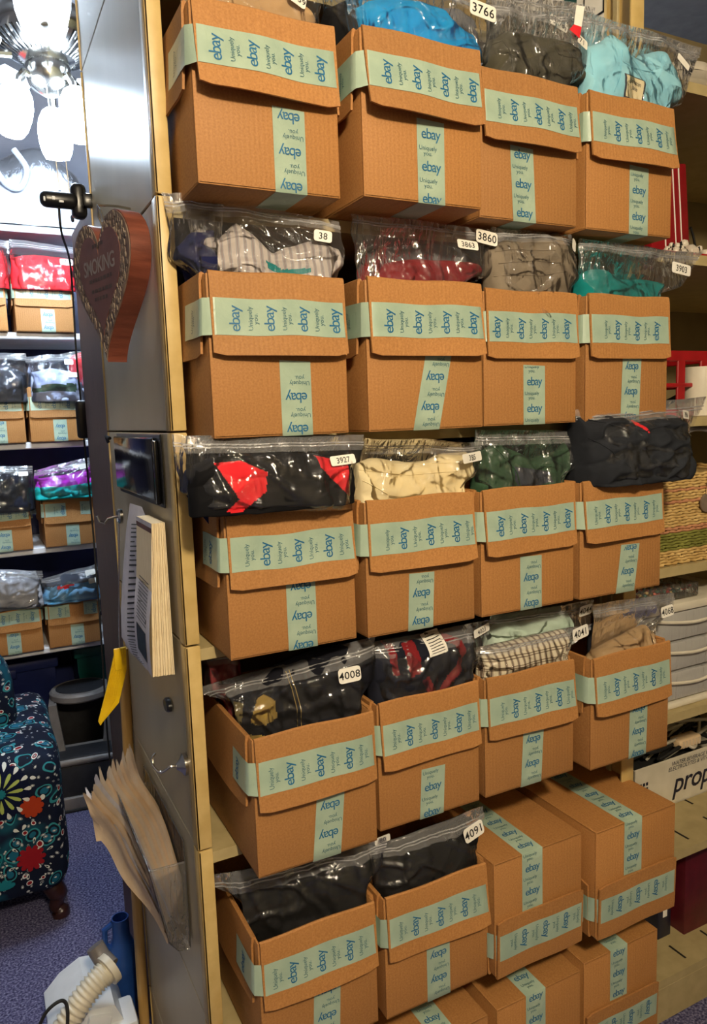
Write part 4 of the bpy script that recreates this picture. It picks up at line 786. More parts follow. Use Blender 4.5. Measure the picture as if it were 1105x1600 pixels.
MB().rbox(SQ[0]+Vector((-.004, -.004, -.045)), SQ[0]+Vector((.012, .002, .004)), .003, 2).build('handle_stub', 'yellow_plastic', sw)

mg = (0.0000, 0.1388, 1.0289)
tag(MB().lathe([(.020, 0), (.020, .006), (.016, .009)], 20, Matrix.Translation((-.003, mg[1], mg[2])) @ Matrix.Rotation(-math.pi/2, 4, 'Y'), 0, .62, 1).build('button_magnet', 'black_plastic'), 'small black oval magnet on the end panel above the hook', 'magnet')
hk = (0.0000, 0.0398, 0.9560)
hr = empty('magnetic_hook', (0, hk[1], hk[2]), 0, 'chrome magnetic hook on the end panel below the oval magnet', 'hook')
MB().lathe([(.019, 0), (.019, .006), (.012, .010), (.005, .018)], 20, Matrix.Translation((-.003, 0, 0)) @ Matrix.Rotation(-math.pi/2, 4, 'Y')).build('disc', 'chrome', hr)
MB().tube(smooth_path([Vector(p) for p in [(-.02, 0, 0), (-.030, .0, .002), (-.038, .004, -.004), (-.046, .01, -.008), (-.054, .02, .0), (-.055, .025, .012), (-.048, .03, .018)]], 4), .0022, 7).build('hook', 'chrome', hr)

# acrylic pocket with paper bags
hd = empty('acrylic_file_holder', (0, .26, .575), 0, 'clear acrylic wall pocket full of paper bags on the end panel', 'holder')
A = [(-.068, .175), (-.042, .03), (-.026, .008), (-.008, .004)]     # x,z of the front sheet
Y0, Y1 = -.17, .17
def side(yy):
    P = [Vector((x, yy, z)) for x, z in A]+[Vector((-.005, yy, .172))]; m = MB(); n = len(P)
    m.add([p for p in P]+[p+Vector((0, .003, 0)) for p in P], [tuple(range(n-1, -1, -1)), tuple(range(n, 2*n))]+[(i, (i+1) % n, n+(i+1) % n, n+i) for i in range(n)]); return m
side(Y0).build('end_plate', 'clear_plastic', hd, 0, fix=True); side(Y1-.003).build('end_plate', 'clear_plastic', hd, 0, fix=True)
m = MB(); P = [(x, z) for x, z in A]
m.grid([[(x, y, z) for x, z in P] for y in (Y0, Y1)]); m.grid([[(x-.0025, y, z-.001) for x, z in reversed(P)] for y in (Y0, Y1)]); m.build('front_plate', 'clear_plastic', hd, 40)
MB().rbox((-.007, Y0, .004), (-.0045, Y1+.01, .215), .001, 1).build('back_plate', 'clear_plastic', hd)
m = MB(); m.tube([(-.005, Y0, .174), (-.068, Y0, .176), (-.068, Y1, .176), (-.005, Y1, .174)], .0018, 6); m.tube([(-.068, Y0, .176), (-.042, Y0, .03), (-.026, Y0, .008), (-.008, Y0, .004)], .0018, 6); m.build('rim', 'clear_plastic', hd)
rnd = random.Random(12)
pole_pts = None
for k in range(14):
    q = k/13
    root = empty('paper_bag', (-.03, .26, .58), 0, ['crumpled white paper bag sticking out of the acrylic pocket', 'flat kraft paper bag standing in the acrylic pocket'][0 if k in (1, 4) else 1], 'paper bag', 'paper bags in the acrylic pocket')
    m = MB(); rows = []
    xo = -.044+.036*q; xf = -.118+.088*q; ext = rnd.uniform(-.03, .05); tilt = rnd.uniform(-.02, .02)
    for i in range(15):
        t = i/14; yy = -.155+t*(.36+ext*.5); lo_ = .012+.045*t+tilt*t*.5; hi = lo_+.055+.09*q+.035*t-.05*max(0, .25-t)*2
        r2 = []
        for j in range(7):
            w = j/6; x = xo+(xf-xo)*t**1.2+.007*math.sin(t*9+k*.22+w*2)*(t**.5)+.004*math.sin(w*5+k*.15); z = lo_+(hi-lo_)*w
            if i == 14: z += .006*((j*5+k) % 3-1); 
            r2.append((min(x+.03-.012*(1-w)*0, .018), yy+.035*w*t+(.012*((j*3+k) % 4-1.5) if i == 14 else 0), z))
        rows.append(r2)
    m.grid(rows); m.grid([[(x+.0022, y, z) for x, y, z in reversed(r2)] for r2 in rows])
    m.build('fold', 'paper_white' if k in (1, 4) else ('kraft_pale' if k % 2 else 'kraft'), root, 180)

# ------------------------------------------------------------------ notice on the divider
pn = empty('notice', (1.0, .2, 2.33), 0, 'white paper notice with green and red marks on the divider panel', 'notice')
def NP(y, z, l=0): return (-.0045-l, y-.2, z-2.33)
m = MB().grid([[NP(y, z) for z in (2.31, 2.6)] for y in (.40, .085)]); ns_ = m.build('sheet', 'sticker_white', pn)
m = MB().grid([[NP(y, z, .001) for z in (2.418, 2.50)] for y in (.205, .165)]); m.build('green_mark', 'tote_green', ns_)
m = MB()
for (y0, y1, z0, z1) in [(.145, .141, 2.385, 2.6), (.145, .084, 2.370, 2.375), (.088, .084, 2.370, 2.6), (.30, .26, 2.48, 2.49)]: m.grid([[NP(y, z, .001) for z in (z0, z1)] for y in (y0, y1)])
m.build('pen_lines', 'print_black', ns_, 0)
tg = empty('paper_tag', (0.7568, -0.0880, 2.2324), 0, 'white and red paper tag hanging above the olive jeans', 'tag')
m = MB(); c0 = Vector((0.7568, -0.0880, 2.2324))
def tq(ps): return [Vector(p)-c0 for p in ps]
m.add(tq([(0.7536, -0.0880, 2.2553), (0.7735, -0.0880, 2.2571), (0.7661, -0.0880, 2.2212), (0.7477, -0.0880, 2.2221)]), [(0, 1, 2, 3)]); m.build('white_end', 'sticker_white', tg)
m = MB(); m.add(tq([(0.7477, -0.0880, 2.2221), (0.7661, -0.0880, 2.2212), (0.7616, -0.0880, 2.2010), (0.7372, -0.0880, 2.2115)]), [(0, 1, 2, 3)]); m.build('red_end', 'red_cloth', tg)

# ------------------------------------------------------------------ right-hand unit: things on the shelves
dz = LV[6]
for k in range(3):
    t = empty('oval_dish', (1.235, .115, dz+k*.021), 0, ['lowest white oval dish of the stack on the topmost right shelf', 'middle white oval dish of the stack on the topmost right shelf', 'upper white oval dish of the stack on the topmost right shelf'][k], 'dish', 'stacked white dishes')
    MB().lathe([(.05, 0.001), (.085, .006), (.10-.006*k, .019), (.102-.006*k, .0205), (.097-.006*k, .019), (.05, .007), (0, .006)], 32).build('bowl', 'dish_white', t, 60)
t = empty('open_carton', (1.52, .2, dz), 0, 'small brown carton with raised flap on the topmost right shelf', 'box')
MB().rbox((-.09, -.12, .0), (.12, .12, .10), .002, 1).build('body', 'cardboard', t)
MB().box((-.002, -.12, -.002), (.002, .12, .07), M=Matrix.Translation((-.09, 0, .10)) @ Matrix.Rotation(.7, 4, 'Y')).build('flap', 'cardboard', t)

dz = LV[5]
t = empty('flat_case', (1.30, .10, dz), 0, 'flat dark red case with white piping standing behind the dog figurines', 'case')
M = Matrix.Rotation(-.10, 4, 'Y')
MB().rbox((-.13, 0, 0), (.0, .05, .235), .004, 2, M=M).build('shell', 'red_case', t)
for xx in (-.03, -.05, -.085): MB().box((xx, -.001, .004), (xx+.003, 0, .228), M=M).build('piping', 'sticker_white', t)
t = empty('wire_rack', (1.42, .16, dz), 0, 'thin black wire rack beside the dark red case', 'rack')
MB().tube([(-.07, 0, 0), (-.065, 0, .10), (-.05, 0, .11), (-.04, 0, .09), (-.02, 0, .03)], .003, 6).build('hook', 'black_plastic', t)
MB().tube([(-.09, 0, .055), (.2, 0, .055)], .003, 6).build('rail', 'black_plastic', t)
MB().tube([(.1, 0, 0), (.1, 0, .12)], .003, 6).build('upright', 'black_plastic', t)
tray = tag(MB().rbox((1.04, .012, dz+.001), (1.42, .10, dz+.008), .003, 2).build('red_tray', 'red_plastic'), 'thin red tray under the black and white dog figurines', 'tray')
for k, (x, s) in enumerate([(1.145, .95), (1.178, 1.1), (1.21, 1.0), (1.25, 1.7), (1.30, 1.2)]):
    t = empty('dog_figurine', (x, .045, dz+.008), .5*k, ['spotted dog figurine nearest the top row box', 'second spotted dog figurine from the boxes on the red tray', 'third spotted dog figurine from the boxes on the red tray', 'tallest spotted dog figurine, beside the wire rack', 'spotted dog figurine at the picture edge on the red tray'][k], 'figurine', 'spotted dog figurines')
    m = MB(); 
    m.lathe([(.0, 0), (.006*s, .002), (.009*s, .010*s), (.007*s, .018*s), (0, .022*s)], 10, Matrix.Translation((0, 0, .006*s)) @ Matrix.Rotation(1.2, 4, 'Y'))
    for lx, ly in ((.003, .004), (.003, -.004), (.017, .004), (.017, -.004)): m.tube([(lx*s, ly*s, 0), (lx*s, ly*s, .010*s)], .0026*s, 6)
    m.build('body', 'dish_white', t, 60)
    MB().lathe([(0, 0), (.005*s, .002*s), (.0065*s, .007*s), (.005*s, .012*s), (0, .014*s)], 10, Matrix.Translation((.022*s, 0, .014*s))).build('head', 'dish_white', t, 60)
    for sx_ in (-1, 1): MB().lathe([(0, 0), (.003*s, .003*s), (.0015*s, .010*s), (0, .011*s)], 6, Matrix.Translation((.021*s, sx_*.0065*s, .014*s))).build('ear', 'coral_black', t, 60)
    for q in range(3): MB().lathe([(.0024*s, 0), (.0018*s, .0008), (0, .001)], 6, Matrix.Translation((.004*s+q*.006*s, -.0086*s, (.010+.004*(q % 2))*s)) @ Matrix.Rotation(math.pi/2, 4, 'X')).build('spot', 'coral_black', t)

dz = LV[4]
t = empty('plastic_crate', (1.16, .14, dz), 0, 'red plastic crate with open lattice sides on the right shelf', 'crate')
W, D, H = .32, .2, .15
M0 = Matrix.Translation((0, 0, 0))
MB().box((-.12, -.1, .0), (.2, .1, .006)).build('base', 'red_plastic', t)
def lat(m, horizontal, a0, a1, c): 
    for zz, th in ((.0, .02), (.068, .010), (.128, .024)):
        m = MB(); m.rbox((a0, c-.004, zz), (a1, c+.004, zz+th), .002, 1) if horizontal else m.rbox((c-.004, a0, zz), (c+.004, a1, zz+th), .002, 1)
        m.build('rail', 'red_plastic', t)
lat(0, True, -.12, .2, -.1); lat(0, True, -.12, .2, .1); lat(0, False, -.1, .1, -.12); lat(0, False, -.1, .1, .2)
for xx in (-.12, -.052, .026, .104, .18):
    for yy in (-.1035, .0965): MB().rbox((xx, yy, .0), (xx+.026, yy+.007, .152), .002, 1).build('upright', 'red_plastic', t)
for k, (xx, pts) in enumerate([(0, [(-.10, -.02, .155), (-.06, -.05, .175), (.0, -.04, .185), (.05, -.03, .165), (.02, .02, .16)]), (1, [(-.1, -.05, .02), (-.06, -.02, .06), (.0, -.06, .045), (.06, -.03, .03), (.1, -.05, .05)])]):
    tag(MB().tube(smooth_path([Vector(p)+Vector((1.16, .14, dz)) for p in pts], 6), .0075, 8).build('cable_coil', 'black_rubber'), ['black cable lying over the top of the red crate', 'black cable coiled inside the red crate'][k], 'cable')
t = empty('paper_roll', (1.275, .045, dz), 0, 'white paper roll standing beside the red crate', 'paper roll')
MB().lathe([(.018, .001), (.040, .001), (.041, .115), (.018, .115), (.018, .002)], 28).build('paper', 'ivory_plastic', t, 40)
MB().lathe([(.017, .001), (.019, .001), (.019, .116), (.017, .116)], 20).build('core', 'cardboard', t, 40)

dz = LV[3]
t = empty('woven_basket', (1.28, .13, dz), 0, 'woven straw basket with green band and grey handle on the right shelf', 'basket')
bx0, bx1, byf, byb, bh = -.24, .2, -.115, .1, .215
nrow = 31
for k in range(nrow):
    z = .005+k*(bh-.01)/(nrow-1)
    mt = 'rattan_green' if 5 <= k <= 10 else ('rattan_pink' if k in (11, 12, 21, 25) else 'rattan')
    m = MB(); pts = []; N_ = 40
    per = [(bx0, byb), (bx0, byf), (bx1, byf), (bx1, byb)]
    for a, c in zip(per, per[1:]):
        n2 = 40 if abs(c[0]-a[0]) > .01 else 14
        for i in range(n2):
            q = i/n2; wob = .0032*math.sin(math.pi*(i+(k % 2)))+(.003 if (i+k) % 2 else -.001)
            x, y = a[0]+(c[0]-a[0])*q, a[1]+(c[1]-a[1])*q
            pts.append((x-(wob if abs(c[0]-a[0]) < .01 else 0), y-(wob if abs(c[0]-a[0]) > .01 else 0), z+.0012*math.sin(i*1.7+k)))
    m.tube(pts, [.0038+.0010*math.sin(i*3.1+k) for i in range(len(pts))], 6); m.build('straw_row', mt, t, 180)
MB().box((bx0+.004, byf+.006, .003), (bx1-.004, byb-.004, bh-.012)).build('lining', 'rattan', t)
MB().tube(smooth_path([Vector(p) for p in [(-.13, byf+.01, bh-.01), (-.125, byf+.01, bh+.04), (-.09, byf+.01, bh+.085), (-.04, byf+.01, bh+.10), (.03, byf+.01, bh+.085), (.07, byf+.01, bh+.04), (.075, byf+.01, bh-.01)]], 6), .006, 8).build('handle', 'stool_grey', t)
MB().lathe([(.022, 0), (.022, .004), (.006, .005)], 18, Matrix.Translation((-.025, byf-.008, bh-.075)) @ Matrix.Rotation(math.pi/2, 4, 'X')).build('wooden_tag', 'heart_chip_a', t)
MB().tube([(-.025, byf-.011, bh-.055), (-.02, byf-.011, bh-.01)], .003, 6).build('tag_cord', 'kraft', t)

dz = LV[2]
t = empty('drawer_tower', (1.25, .16, dz), 0, 'clear plastic drawer tower with white frame on the right shelf', 'drawers')
x0, x1, yf, yb, H = -.205, .2, -.135, .14, .262
m = MB()
for zz, th in ((0, .014), (H-.022, .022)): m.rbox((x0, yf-.006, zz), (x1, yb, zz+th), .005, 2)
for xx in (x0, x1-.012): m.rbox((xx, yb-.02, 0), (xx+.012, yb, H), .003, 1)
m.build('frame', 'ivory_plastic', t)
for k in range(3):
    za = .018+k*.075; zb2 = za+.07
    dr = MB().rbox((x0+.008, yf, za), (x1-.008, yb-.02, zb2), .006, 2).build('drawer', 'frosted_plastic', t)
    MB().tube(smooth_path([Vector(p) for p in [(x0+.06, yf-.004, zb2-.012), (0, yf-.012, zb2-.028), (x1-.06, yf-.004, zb2-.012)]], 6), .004, 6).build('pull', 'ivory_plastic', dr)
for k, (x, z, c_, mt) in enumerate([(1.13, .108, .05, 'rose'), (1.15, .032, .06, 'salmon')]):
    tag(MB().tube([(x-.04, .14, dz+z), (x+c_, .13, dz+z+.006)], .014, 10).build('yarn_roll', mt), ['rose coloured roll inside the middle clear drawer', 'salmon coloured roll inside the lowest clear drawer'][k], 'roll')
t = empty('bead_box', (1.25, .12, dz+H), 0, 'flat clear box of mixed beads on top of the drawer tower', 'box')
MB().rbox((-.16, -.08, .001), (.03, .06, .036), .004, 2).build('shell', 'clear_plastic', t)
m = MB(); rnd = random.Random(6)
for k in range(160):
    m.lathe([(0, 0), (.005, .003), (.005, .006), (0, .009)], 6, Matrix.Translation((rnd.uniform(-.15, .02), rnd.uniform(-.07, .05), rnd.uniform(.003, .024))), rnd.randint(0, 4))
o = m.build('beads', ['tote_green', 'petal_red', 'rattan', 'petal_white', 'salmon'], t, 60); o['kind'] = 'stuff'

dz = LV[1]
t = empty('drink_carton_tray', (1.40, .26, dz), 0, 'white printed drink carton tray full of cables on the right shelf', 'tray')
x0, x1, yf, yb, H = -.2, .25, -.10, .12, .135
for a, c in [((x0, yf, .002), (x1, yf+.004, H)), ((x0, yb-.004, .002), (x1, yb, H)), ((x0, yf, .002), (x0+.004, yb, H)), ((x1-.004, yf, .002), (x1, yb, H))]: MB().rbox(a, c, .001, 1).build('wall', 'ivory_plastic', t)
MB().box((x0, yf, .001), (x1, yb, .004)).build('base', 'ivory_plastic', t)
lt = MB()
for s_, size, px, pz, mi in [('propel', .082, .055, .052, 0), ('WATER BEVERAGE WITH\nELECTROLYTES & VITAMINS', .0165, .03, .112, 1)]:
    vs_, fs_ = text_mesh(s_, size, .95, 3, .012 if mi == 0 else .004)
    lt.add([(px+x+.25*y, yf-.0008, pz+y) for x, y in vs_], fs_, 0)
for k in range(3):
    for q in range(3): lt.add([(x0+.02+q*.012, yf-.0008, .055+k*.014), (x0+.028+q*.012, yf-.0008, .055+k*.014), (x0+.028+q*.012, yf-.0008, .064+k*.014), (x0+.02+q*.012, yf-.0008, .064+k*.014)], [(0, 1, 2, 3)])
lt.build('lettering', 'navy_vinyl', t, 0)
rnd = random.Random(21)
for k in range(7):
    P = [Vector((rnd.uniform(x0+.02, x1-.03), rnd.uniform(yf+.02, yb-.03), H-.02+rnd.uniform(0, .045))) for _ in range(5)]
    P = [p+Vector((1.40, .26, dz)) for p in P]
    tag(MB().tube(smooth_path(P, 8), .005, 7).build('tangled_cable', 'ivory_plastic' if k % 2 else 'black_rubber'), ['black tangled cable in the printed carton tray', 'white tangled cable in the printed carton tray'][k % 2], 'cable', 'tangled cables in the carton tray')
t = empty('adapter_plug', (1.44, .20, dz+.135), 0, 'beige ribbed adapter lying on the tangled cables', 'adapter')
MB().rbox((-.04, -.02, 0), (.05, .02, .028), .008, 3).build('body', 'kraft', t)
for k in range(6): MB().box((-.03+k*.013, -.021, .004), (-.024+k*.013, -.0195, .024)).build('rib', 'kraft_pale', t)
MB().rbox((-.16, -.1, 0), (.12, .1, .10), .01, 2).build('filler', 'black_rubber', empty('dark_pouch', (1.40, .28, dz+.006), 0, 'dark fabric pouch under the tangled cables', 'pouch'))

dz = LV[0]
a = Vector((1.3111, 0.0836, 0.1190)); 
t = empty('binder', (a.x, a.y, dz), 0, 'maroon ring binder standing on the lowest right shelf', 'binder')
MB().rbox((0, 0, 0), (.15, .27, .27), .004, 2).build('cover', 'maroon_vinyl', t)
MB().rbox((.006, .004, .004), (.144, .274, .262), .002, 1).build('pages', 'paper_white', t)
a = Vector((1.2349, 0.1042, 0.1190))
t = empty('binder', (a.x, a.y, dz), 0, 'navy ring binder with white spine label on the lowest right shelf', 'binder')
MB().rbox((0, 0, 0), (.05, .22, .25), .004, 2).build('cover', 'navy_vinyl', t)
MB().rbox((.018, -.001, .06), (.034, .001, .16), .001, 1).build('spine_label', 'sticker_white', t)

# ------------------------------------------------------------------ far wall shelving
FY = 2.02; FZ = [.64, 1.055, 1.478, 1.905, 2.31]
f = empty('white_shelving', (-.2, FY, 0), 0, 'white wall shelving with taped boxes beyond the end panel', 'shelving')
for z in FZ:
    MB().rbox((-.8, .03, z-.026), (1.2, .45, z), .004, 1).build('shelf', 'white_paint', f)
for x in (-.8, 1.2):
    for y in (.06, .42): MB().rbox((x-.012, y-.012, 0), (x+.012, y+.012, 2.4), .003, 1).build('upright', 'black_plastic', f)
MB().box((-.8, .452, .3), (1.2, .46, 2.4)).build('back_board', 'tote_blue', f)
FB = [(.64, -.145, 0), (.64, .098, 1), (1.055, -.160, 0), (1.055, .083, 1), (1.478, -.165, 0), (1.478, .062, 1), (1.905, -.245, 0), (1.905, .012, 1)]
wn = {.64: 'lowest', 1.055: 'fourth', 1.478: 'third', 1.905: 'second'}
FW = {'.64': .222}
FPX = {(.64,0): (-35,70), (.64,1): (76,160), (1.055,0): (-42,54), (1.055,1): (70,152), (1.478,0): (-52,43), (1.478,1): (47,135), (1.905,0): (-82,15), (1.905,1): (22,120)}
FX = {(.64,0): ((-0.3270, 2.0200, 0.6962), (-0.0851, 2.0200, 0.6675)), (.64,1): ((-0.0707, 2.0200, 0.6651), (0.1377, 2.0200, 0.6431)), (1.055,0): ((-0.3169, 2.0200, 1.0882), (-0.0913, 2.0200, 1.0633)), (1.055,1): ((-0.0526, 2.0200, 1.0720), (0.1473, 2.0200, 1.0503)),
      (1.478,0): ((-0.2932, 2.0200, 1.5039), (-0.0817, 2.0200, 1.4947)), (1.478,1): ((-0.0724, 2.0200, 1.4943), (0.1374, 2.0200, 1.4852)), (1.905,0): ((-0.3209, 2.0200, 1.9066), (-0.1107, 2.0200, 1.9110)), (1.905,1): ((-0.0904, 2.0200, 1.9114), (0.1311, 2.0200, 1.9161))}
for k, ((z, i), (a, c)) in enumerate(FX.items()):
    lab = f"taped cardboard box on the {wn[z]} far shelf " + ('at the picture edge' if i == 0 else 'beside the brown cabinet')
    carton(((a[0]+c[0])/2, FY+BD/2, z), c[0]-a[0]-.008, .212, lab, 200+k, group='taped boxes on the far shelving', far=True, gap=(i == 1 and z < 1.2), vh=.085, vx=.01, so=.003)
# white shirts in a bag on the topmost far shelf
t = empty('shirt_bag', (-.1, FY+.02, 2.31), 0, 'clear bag of folded white polo shirts on the topmost far shelf', 'plastic bag')
m = MB(); rows = []
for i in range(29):
    u = i/28; x = -.27+.62*u; top = .30*(1-abs(2*u-1)**4)**.5*(.92+.1*math.sin(u*11))+.01; loop = []
    for j in range(19):
        a = math.pi*j/18; z = top*math.sin(a)**.7 if j not in (0, 18) else 0
        yy = .14-.14*math.cos(a); loop.append((x+.01*math.sin(z*40), yy+.012*noise.noise(Vector((x*14, z*16, 4))), z+.008*noise.noise(Vector((x*12, yy*12, 1)))*min(1, z*30)))
    rows.append(loop)
m.grid(rows); o = m.build('cloth', 'white_cloth', t, 180)
m = MB(); m.grid([[(x, y-.006 if j < 12 else y+.006, z*1.03+.004) for j, (x, y, z) in enumerate(r2)] for r2 in rows]); m.build('film', 'film', t, 180)
m = MB(); m.tube(smooth_path([Vector(p) for p in [(-.03, -.012, .23), (.02, -.02, .14), (.07, -.02, .13), (.10, -.014, .20), (.06, -.008, .27)]], 6), .011, 8); m.build('collar', 'white_cloth', t)
t = empty('blue_strip', (-.30, FY+.024, 2.296), 0, 'bright blue tape strip on the edge of the topmost far shelf', 'tape')
MB().box((-.1, -.0, -.006), (.19, .005, .006)).build('strip', 'blue_cloth', t)

# totes
def tote(loc, w, d, h, mat, label):
    t = empty('storage_tote', loc, 0, label, 'tote')
    m = MB(); rows = []
    for z, k in ((0, .90), (h*.62, .955), (h*.63, .97), (h*.80, .98), (h*.81, .99), (h, 1)):
        rows.append([(x*w/2*k, y*d/2*k, z) for x, y in ((-1, -1), (1, -1), (1, 1), (-1, 1))])
    m.grid(rows, close=True); m.f.append((3, 2, 1, 0)); m.m.append(0); m.build('tub', mat, t, 25)
    MB().rbox((-w/2-.012, -d/2-.012, h-.035), (w/2+.012, d/2+.012, h+.01), .008, 2).build('lid', mat, t)
    MB().rbox((-w*.2, -d/2-.018, h-.055), (w*.2, -d/2-.005, h-.018), .004, 2).build('latch', mat, t)
tote((-.30, 2.40, 0), .52, .40, .545, 'tote_blue', 'navy blue storage tote under the far shelving')
tote((.30, 2.41, 0), .50, .40, .56, 'tote_green', 'dark green storage tote under the far shelving')

# step stool
t = empty('step_stool', (.03, 1.98, 0), -.12, 'grey plastic two-step stool in front of the dark green tote', 'stool')
def slab(x0, x1, y0, y1, z0, z1, rr): return MB().rbox((x0, y0, z0), (x1, y1, z1), rr, 4)
MB().lathe([(.0, .405), (.118, .405), (.124, .412), (.124, .432), (.116, .442), (0, .442)], 32, Matrix.Translation((0, .10, 0)), 0, 1, .9).build('top_step', 'stool_grey', t); MB().lathe([(0, .44), (.10, .44), (.098, .445), (0, .445)], 32, Matrix.Translation((0, .10, 0)), 0, 1, .88).build('top_tread', 'stool_dark', t)
slab(-.125, .125, -.11, .06, .185, .215, .014).build('lower_step', 'stool_grey', t); slab(-.105, .105, -.10, .02, .213, .218, .002).build('lower_tread', 'stool_dark', t)
for s in (-1, 1):
    m = MB(); P = [(.0, .0), (.20, .0), (.19, .41), (.02, .41), (.03, .21), (-.10, .19), (-.115, .0)]
    m.prism(P, .02, mat3((s*.115-(.01), 0, 0), (0, 1, 0), (0, 0, 1))); m.build('side_frame', 'stool_grey', t, 20)
    m = MB(); m.prism([(0, 0), (.052, 0), (.030, .21), (.0, .21)], .03, mat3((s*.125, .015, .205), (-s, 0, 0), (0, 0, 1))); m.build('front_leg', 'stool_grey', t, 20, fix=True)
slab(-.125, .125, -.118, -.10, .0, .06, .006).build('front_skirt', 'stool_grey', t); slab(-.11, .11, -.105, -.095, .055, .185, .002).build('riser', 'stool_dark', t)
MB().rbox((-.13, -.125, 0), (.13, .205, .012), .004, 2).build('rubber_foot', 'black_rubber', t)
slab(-.105, .105, .18, .195, .06, .40, .004).build('rear_panel', 'stool_dark', t)

# ------------------------------------------------------------------ armchair
t = empty('armchair', (-.42, 1.48, 0), 0, 'upholstered armchair in navy paisley fabric with dark carved legs', 'armchair')
def soft(m, a, c, r): return m.rbox(a, c, r, 5)
def pillow(m, a, c, p=4, n=26, wob=.006):
    rows = []
    cx = [(a[i]+c[i])/2 for i in range(3)]; h = [(c[i]-a[i])/2 for i in range(3)]
    for i in range(n+1):
        th = -math.pi/2+math.pi*i/n; r2 = []
        for j in range(2*n):
            ph = 2*math.pi*j/(2*n); f_ = lambda v: math.copysign(abs(v)**(2/p), v)
            v = Vector((f_(math.cos(th))*f_(math.cos(ph)), f_(math.cos(th))*f_(math.sin(ph)), f_(math.sin(th))))
            q = Vector((cx[0]+h[0]*v.x, cx[1]+h[1]*v.y, cx[2]+h[2]*v.z)); d_ = noise.noise(q*7)*wob
            r2.append(q+v*d_)
        rows.append(r2)
    return m.grid(rows, close=True)
pillow(MB(), (-.02, -.33, .10), (.305, .33, .575), 7).build('arm', 'paisley', t, 180)
pillow(MB(), (-.64, -.33, .10), (-.32, .33, .575), 7).build('arm', 'paisley', t, 180)
pillow(MB(), (-.42, -.31, .10), (.08, .30, .42), 9).build('seat_base', 'paisley', t, 180)
pillow(MB(), (-.34, -.33, .38), (.0, .25, .52), 5).build('seat_cushion', 'paisley', t, 180)
pillow(MB(), (-.62, -.08, .35), (.195, .16, .86), 4).build('backrest', 'paisley', t, 180)
for (x, y) in ((.255, -.255), (.255, .25), (-.59, -.255), (-.59, .25)):
    MB().tube(smooth_path([Vector(p) for p in [(x-.01, y, .16), (x-.012, y, .11), (x+.004, y-.004, .07), (x-.004, y-.002, .035), (x+.006, y-.006, .018), (x+.008, y-.008, 0)]], 5), [.026]*6+[.03]*5+[.022]*6+[.02]*3+[.027]*6, 12).build('leg', 'mahogany', t, 60)
# printed motifs on the near arm
def front_y(x, z):      # superellipsoid front of the arm
    cx, cz, hx, hz, hy = .1425, .3375, .1625, .2375, .33
    k = 1-min(.98, abs((x-cx)/hx)**7+abs((z-cz)/hz)**7); return -hy*k**(1/7)
def petals(cx, cz, n, r0, r1, w, mat, name, a0=0, a1=2*math.pi, lift=.007):
    m = MB()
    for k in range(n):
        a = a0+(a1-a0)*k/n; ca, sa = math.cos(a), math.sin(a); P = []
        for q in range(10):
            b_ = 2*math.pi*q/10; rr = (r0+r1)/2+(r1-r0)/2*math.cos(b_); ww = w*math.sin(b_)*(.6+.4*math.cos(b_))
            x, z = cx+rr*ca-ww*sa, cz+rr*sa+ww*ca; P.append((x, front_y(x, z)-lift, z))
        m.add(P, [tuple(range(10))])
    return m.build(name, mat, t, 0)
for (cx, cz, s) in [(.125, .475, 1.0)]:
    petals(cx, cz, 14, .0, .085*s, .030, 'petal_navy', 'printed_motif', 0, 2*math.pi, .007)
    petals(cx, cz, 14, .062*s, .084*s, .009, 'petal_white', 'printed_motif', 0, 2*math.pi, .0085)
    petals(cx, cz, 12, .018*s, .062*s, .008, 'petal_lime', 'printed_motif', 0, 2*math.pi, .0095)
    petals(cx, cz, 10, .0, .015*s, .005, 'petal_teal', 'printed_motif', 0, 2*math.pi, .0105)
petals(.205, .415, 9, .0, .034, .014, 'petal_orange', 'printed_motif', 0, 6.28, .008)
petals(.19, .255, 11, .0, .042, .012, 'petal_red', 'printed_motif', 0, 6.28, .008)
petals(.19, .255, 6, .046, .066, .006, 'petal_white', 'printed_motif', .3, 6.58, .009)
petals(.19, .255, 6, .050, .061, .003, 'petal_navy', 'printed_motif', .3, 6.58, .010)
petals(.085, .275, 12, .040, .047, .004, 'petal_white', 'printed_motif', 0, 6.28, .008)
petals(.085, .275, 8, .0, .03, .008, 'petal_teal', 'printed_motif', 0, 6.28, .008)
petals(.23, .17, 7, .018, .026, .004, 'petal_white', 'printed_motif', 0, 6.28, .008)
petals(.11, .175, 5, .0, .035, .011, 'petal_teal', 'printed_motif', .5, 3.0, .008)
petals(.06, .39, 5, .006, .02, .006, 'petal_white', 'printed_motif', .5, 3.5, .008)
petals(.17, .345, 2, .006, .024, .008, 'petal_white', 'printed_motif', 1.0, 4.2, .008)

# ------------------------------------------------------------------ floor machine, bottle
t = empty('floor_cleaner', (-.14, .64, 0), 0, 'white floor cleaning machine with corrugated hose on the carpet', 'appliance')
m = MB(); m.prism([(-.10, 0), (.07, 0), (.075, .09), (.045, .165), (-.01, .175), (-.06, .15), (-.10, .11)], .2, mat3((-.0, .10, 0), (1, 0, 0), (0, 0, 1))); m.build('housing', 'white_plastic', t, 25, fix=True)
MB().rbox((-.055, -.115, .03), (.0, -.098, .155), .006, 2, M=Matrix.Rotation(.25, 4, 'Y')).build('front_rib', 'white_plastic', t)
MB().rbox((.03, -.12, .0), (.095, -.02, .12), .01, 2).build('side_tank', 'white_plastic', t)
hp = [Vector(p)-Vector((-.14, .64, 0)) for p in ((-0.2312, 0.5000, 0.1415), (-0.2048, 0.5100, 0.1862), (-0.1674, 0.5200, 0.2241), (-0.1300, 0.5300, 0.2504), (-0.1078, 0.5400, 0.2574))]
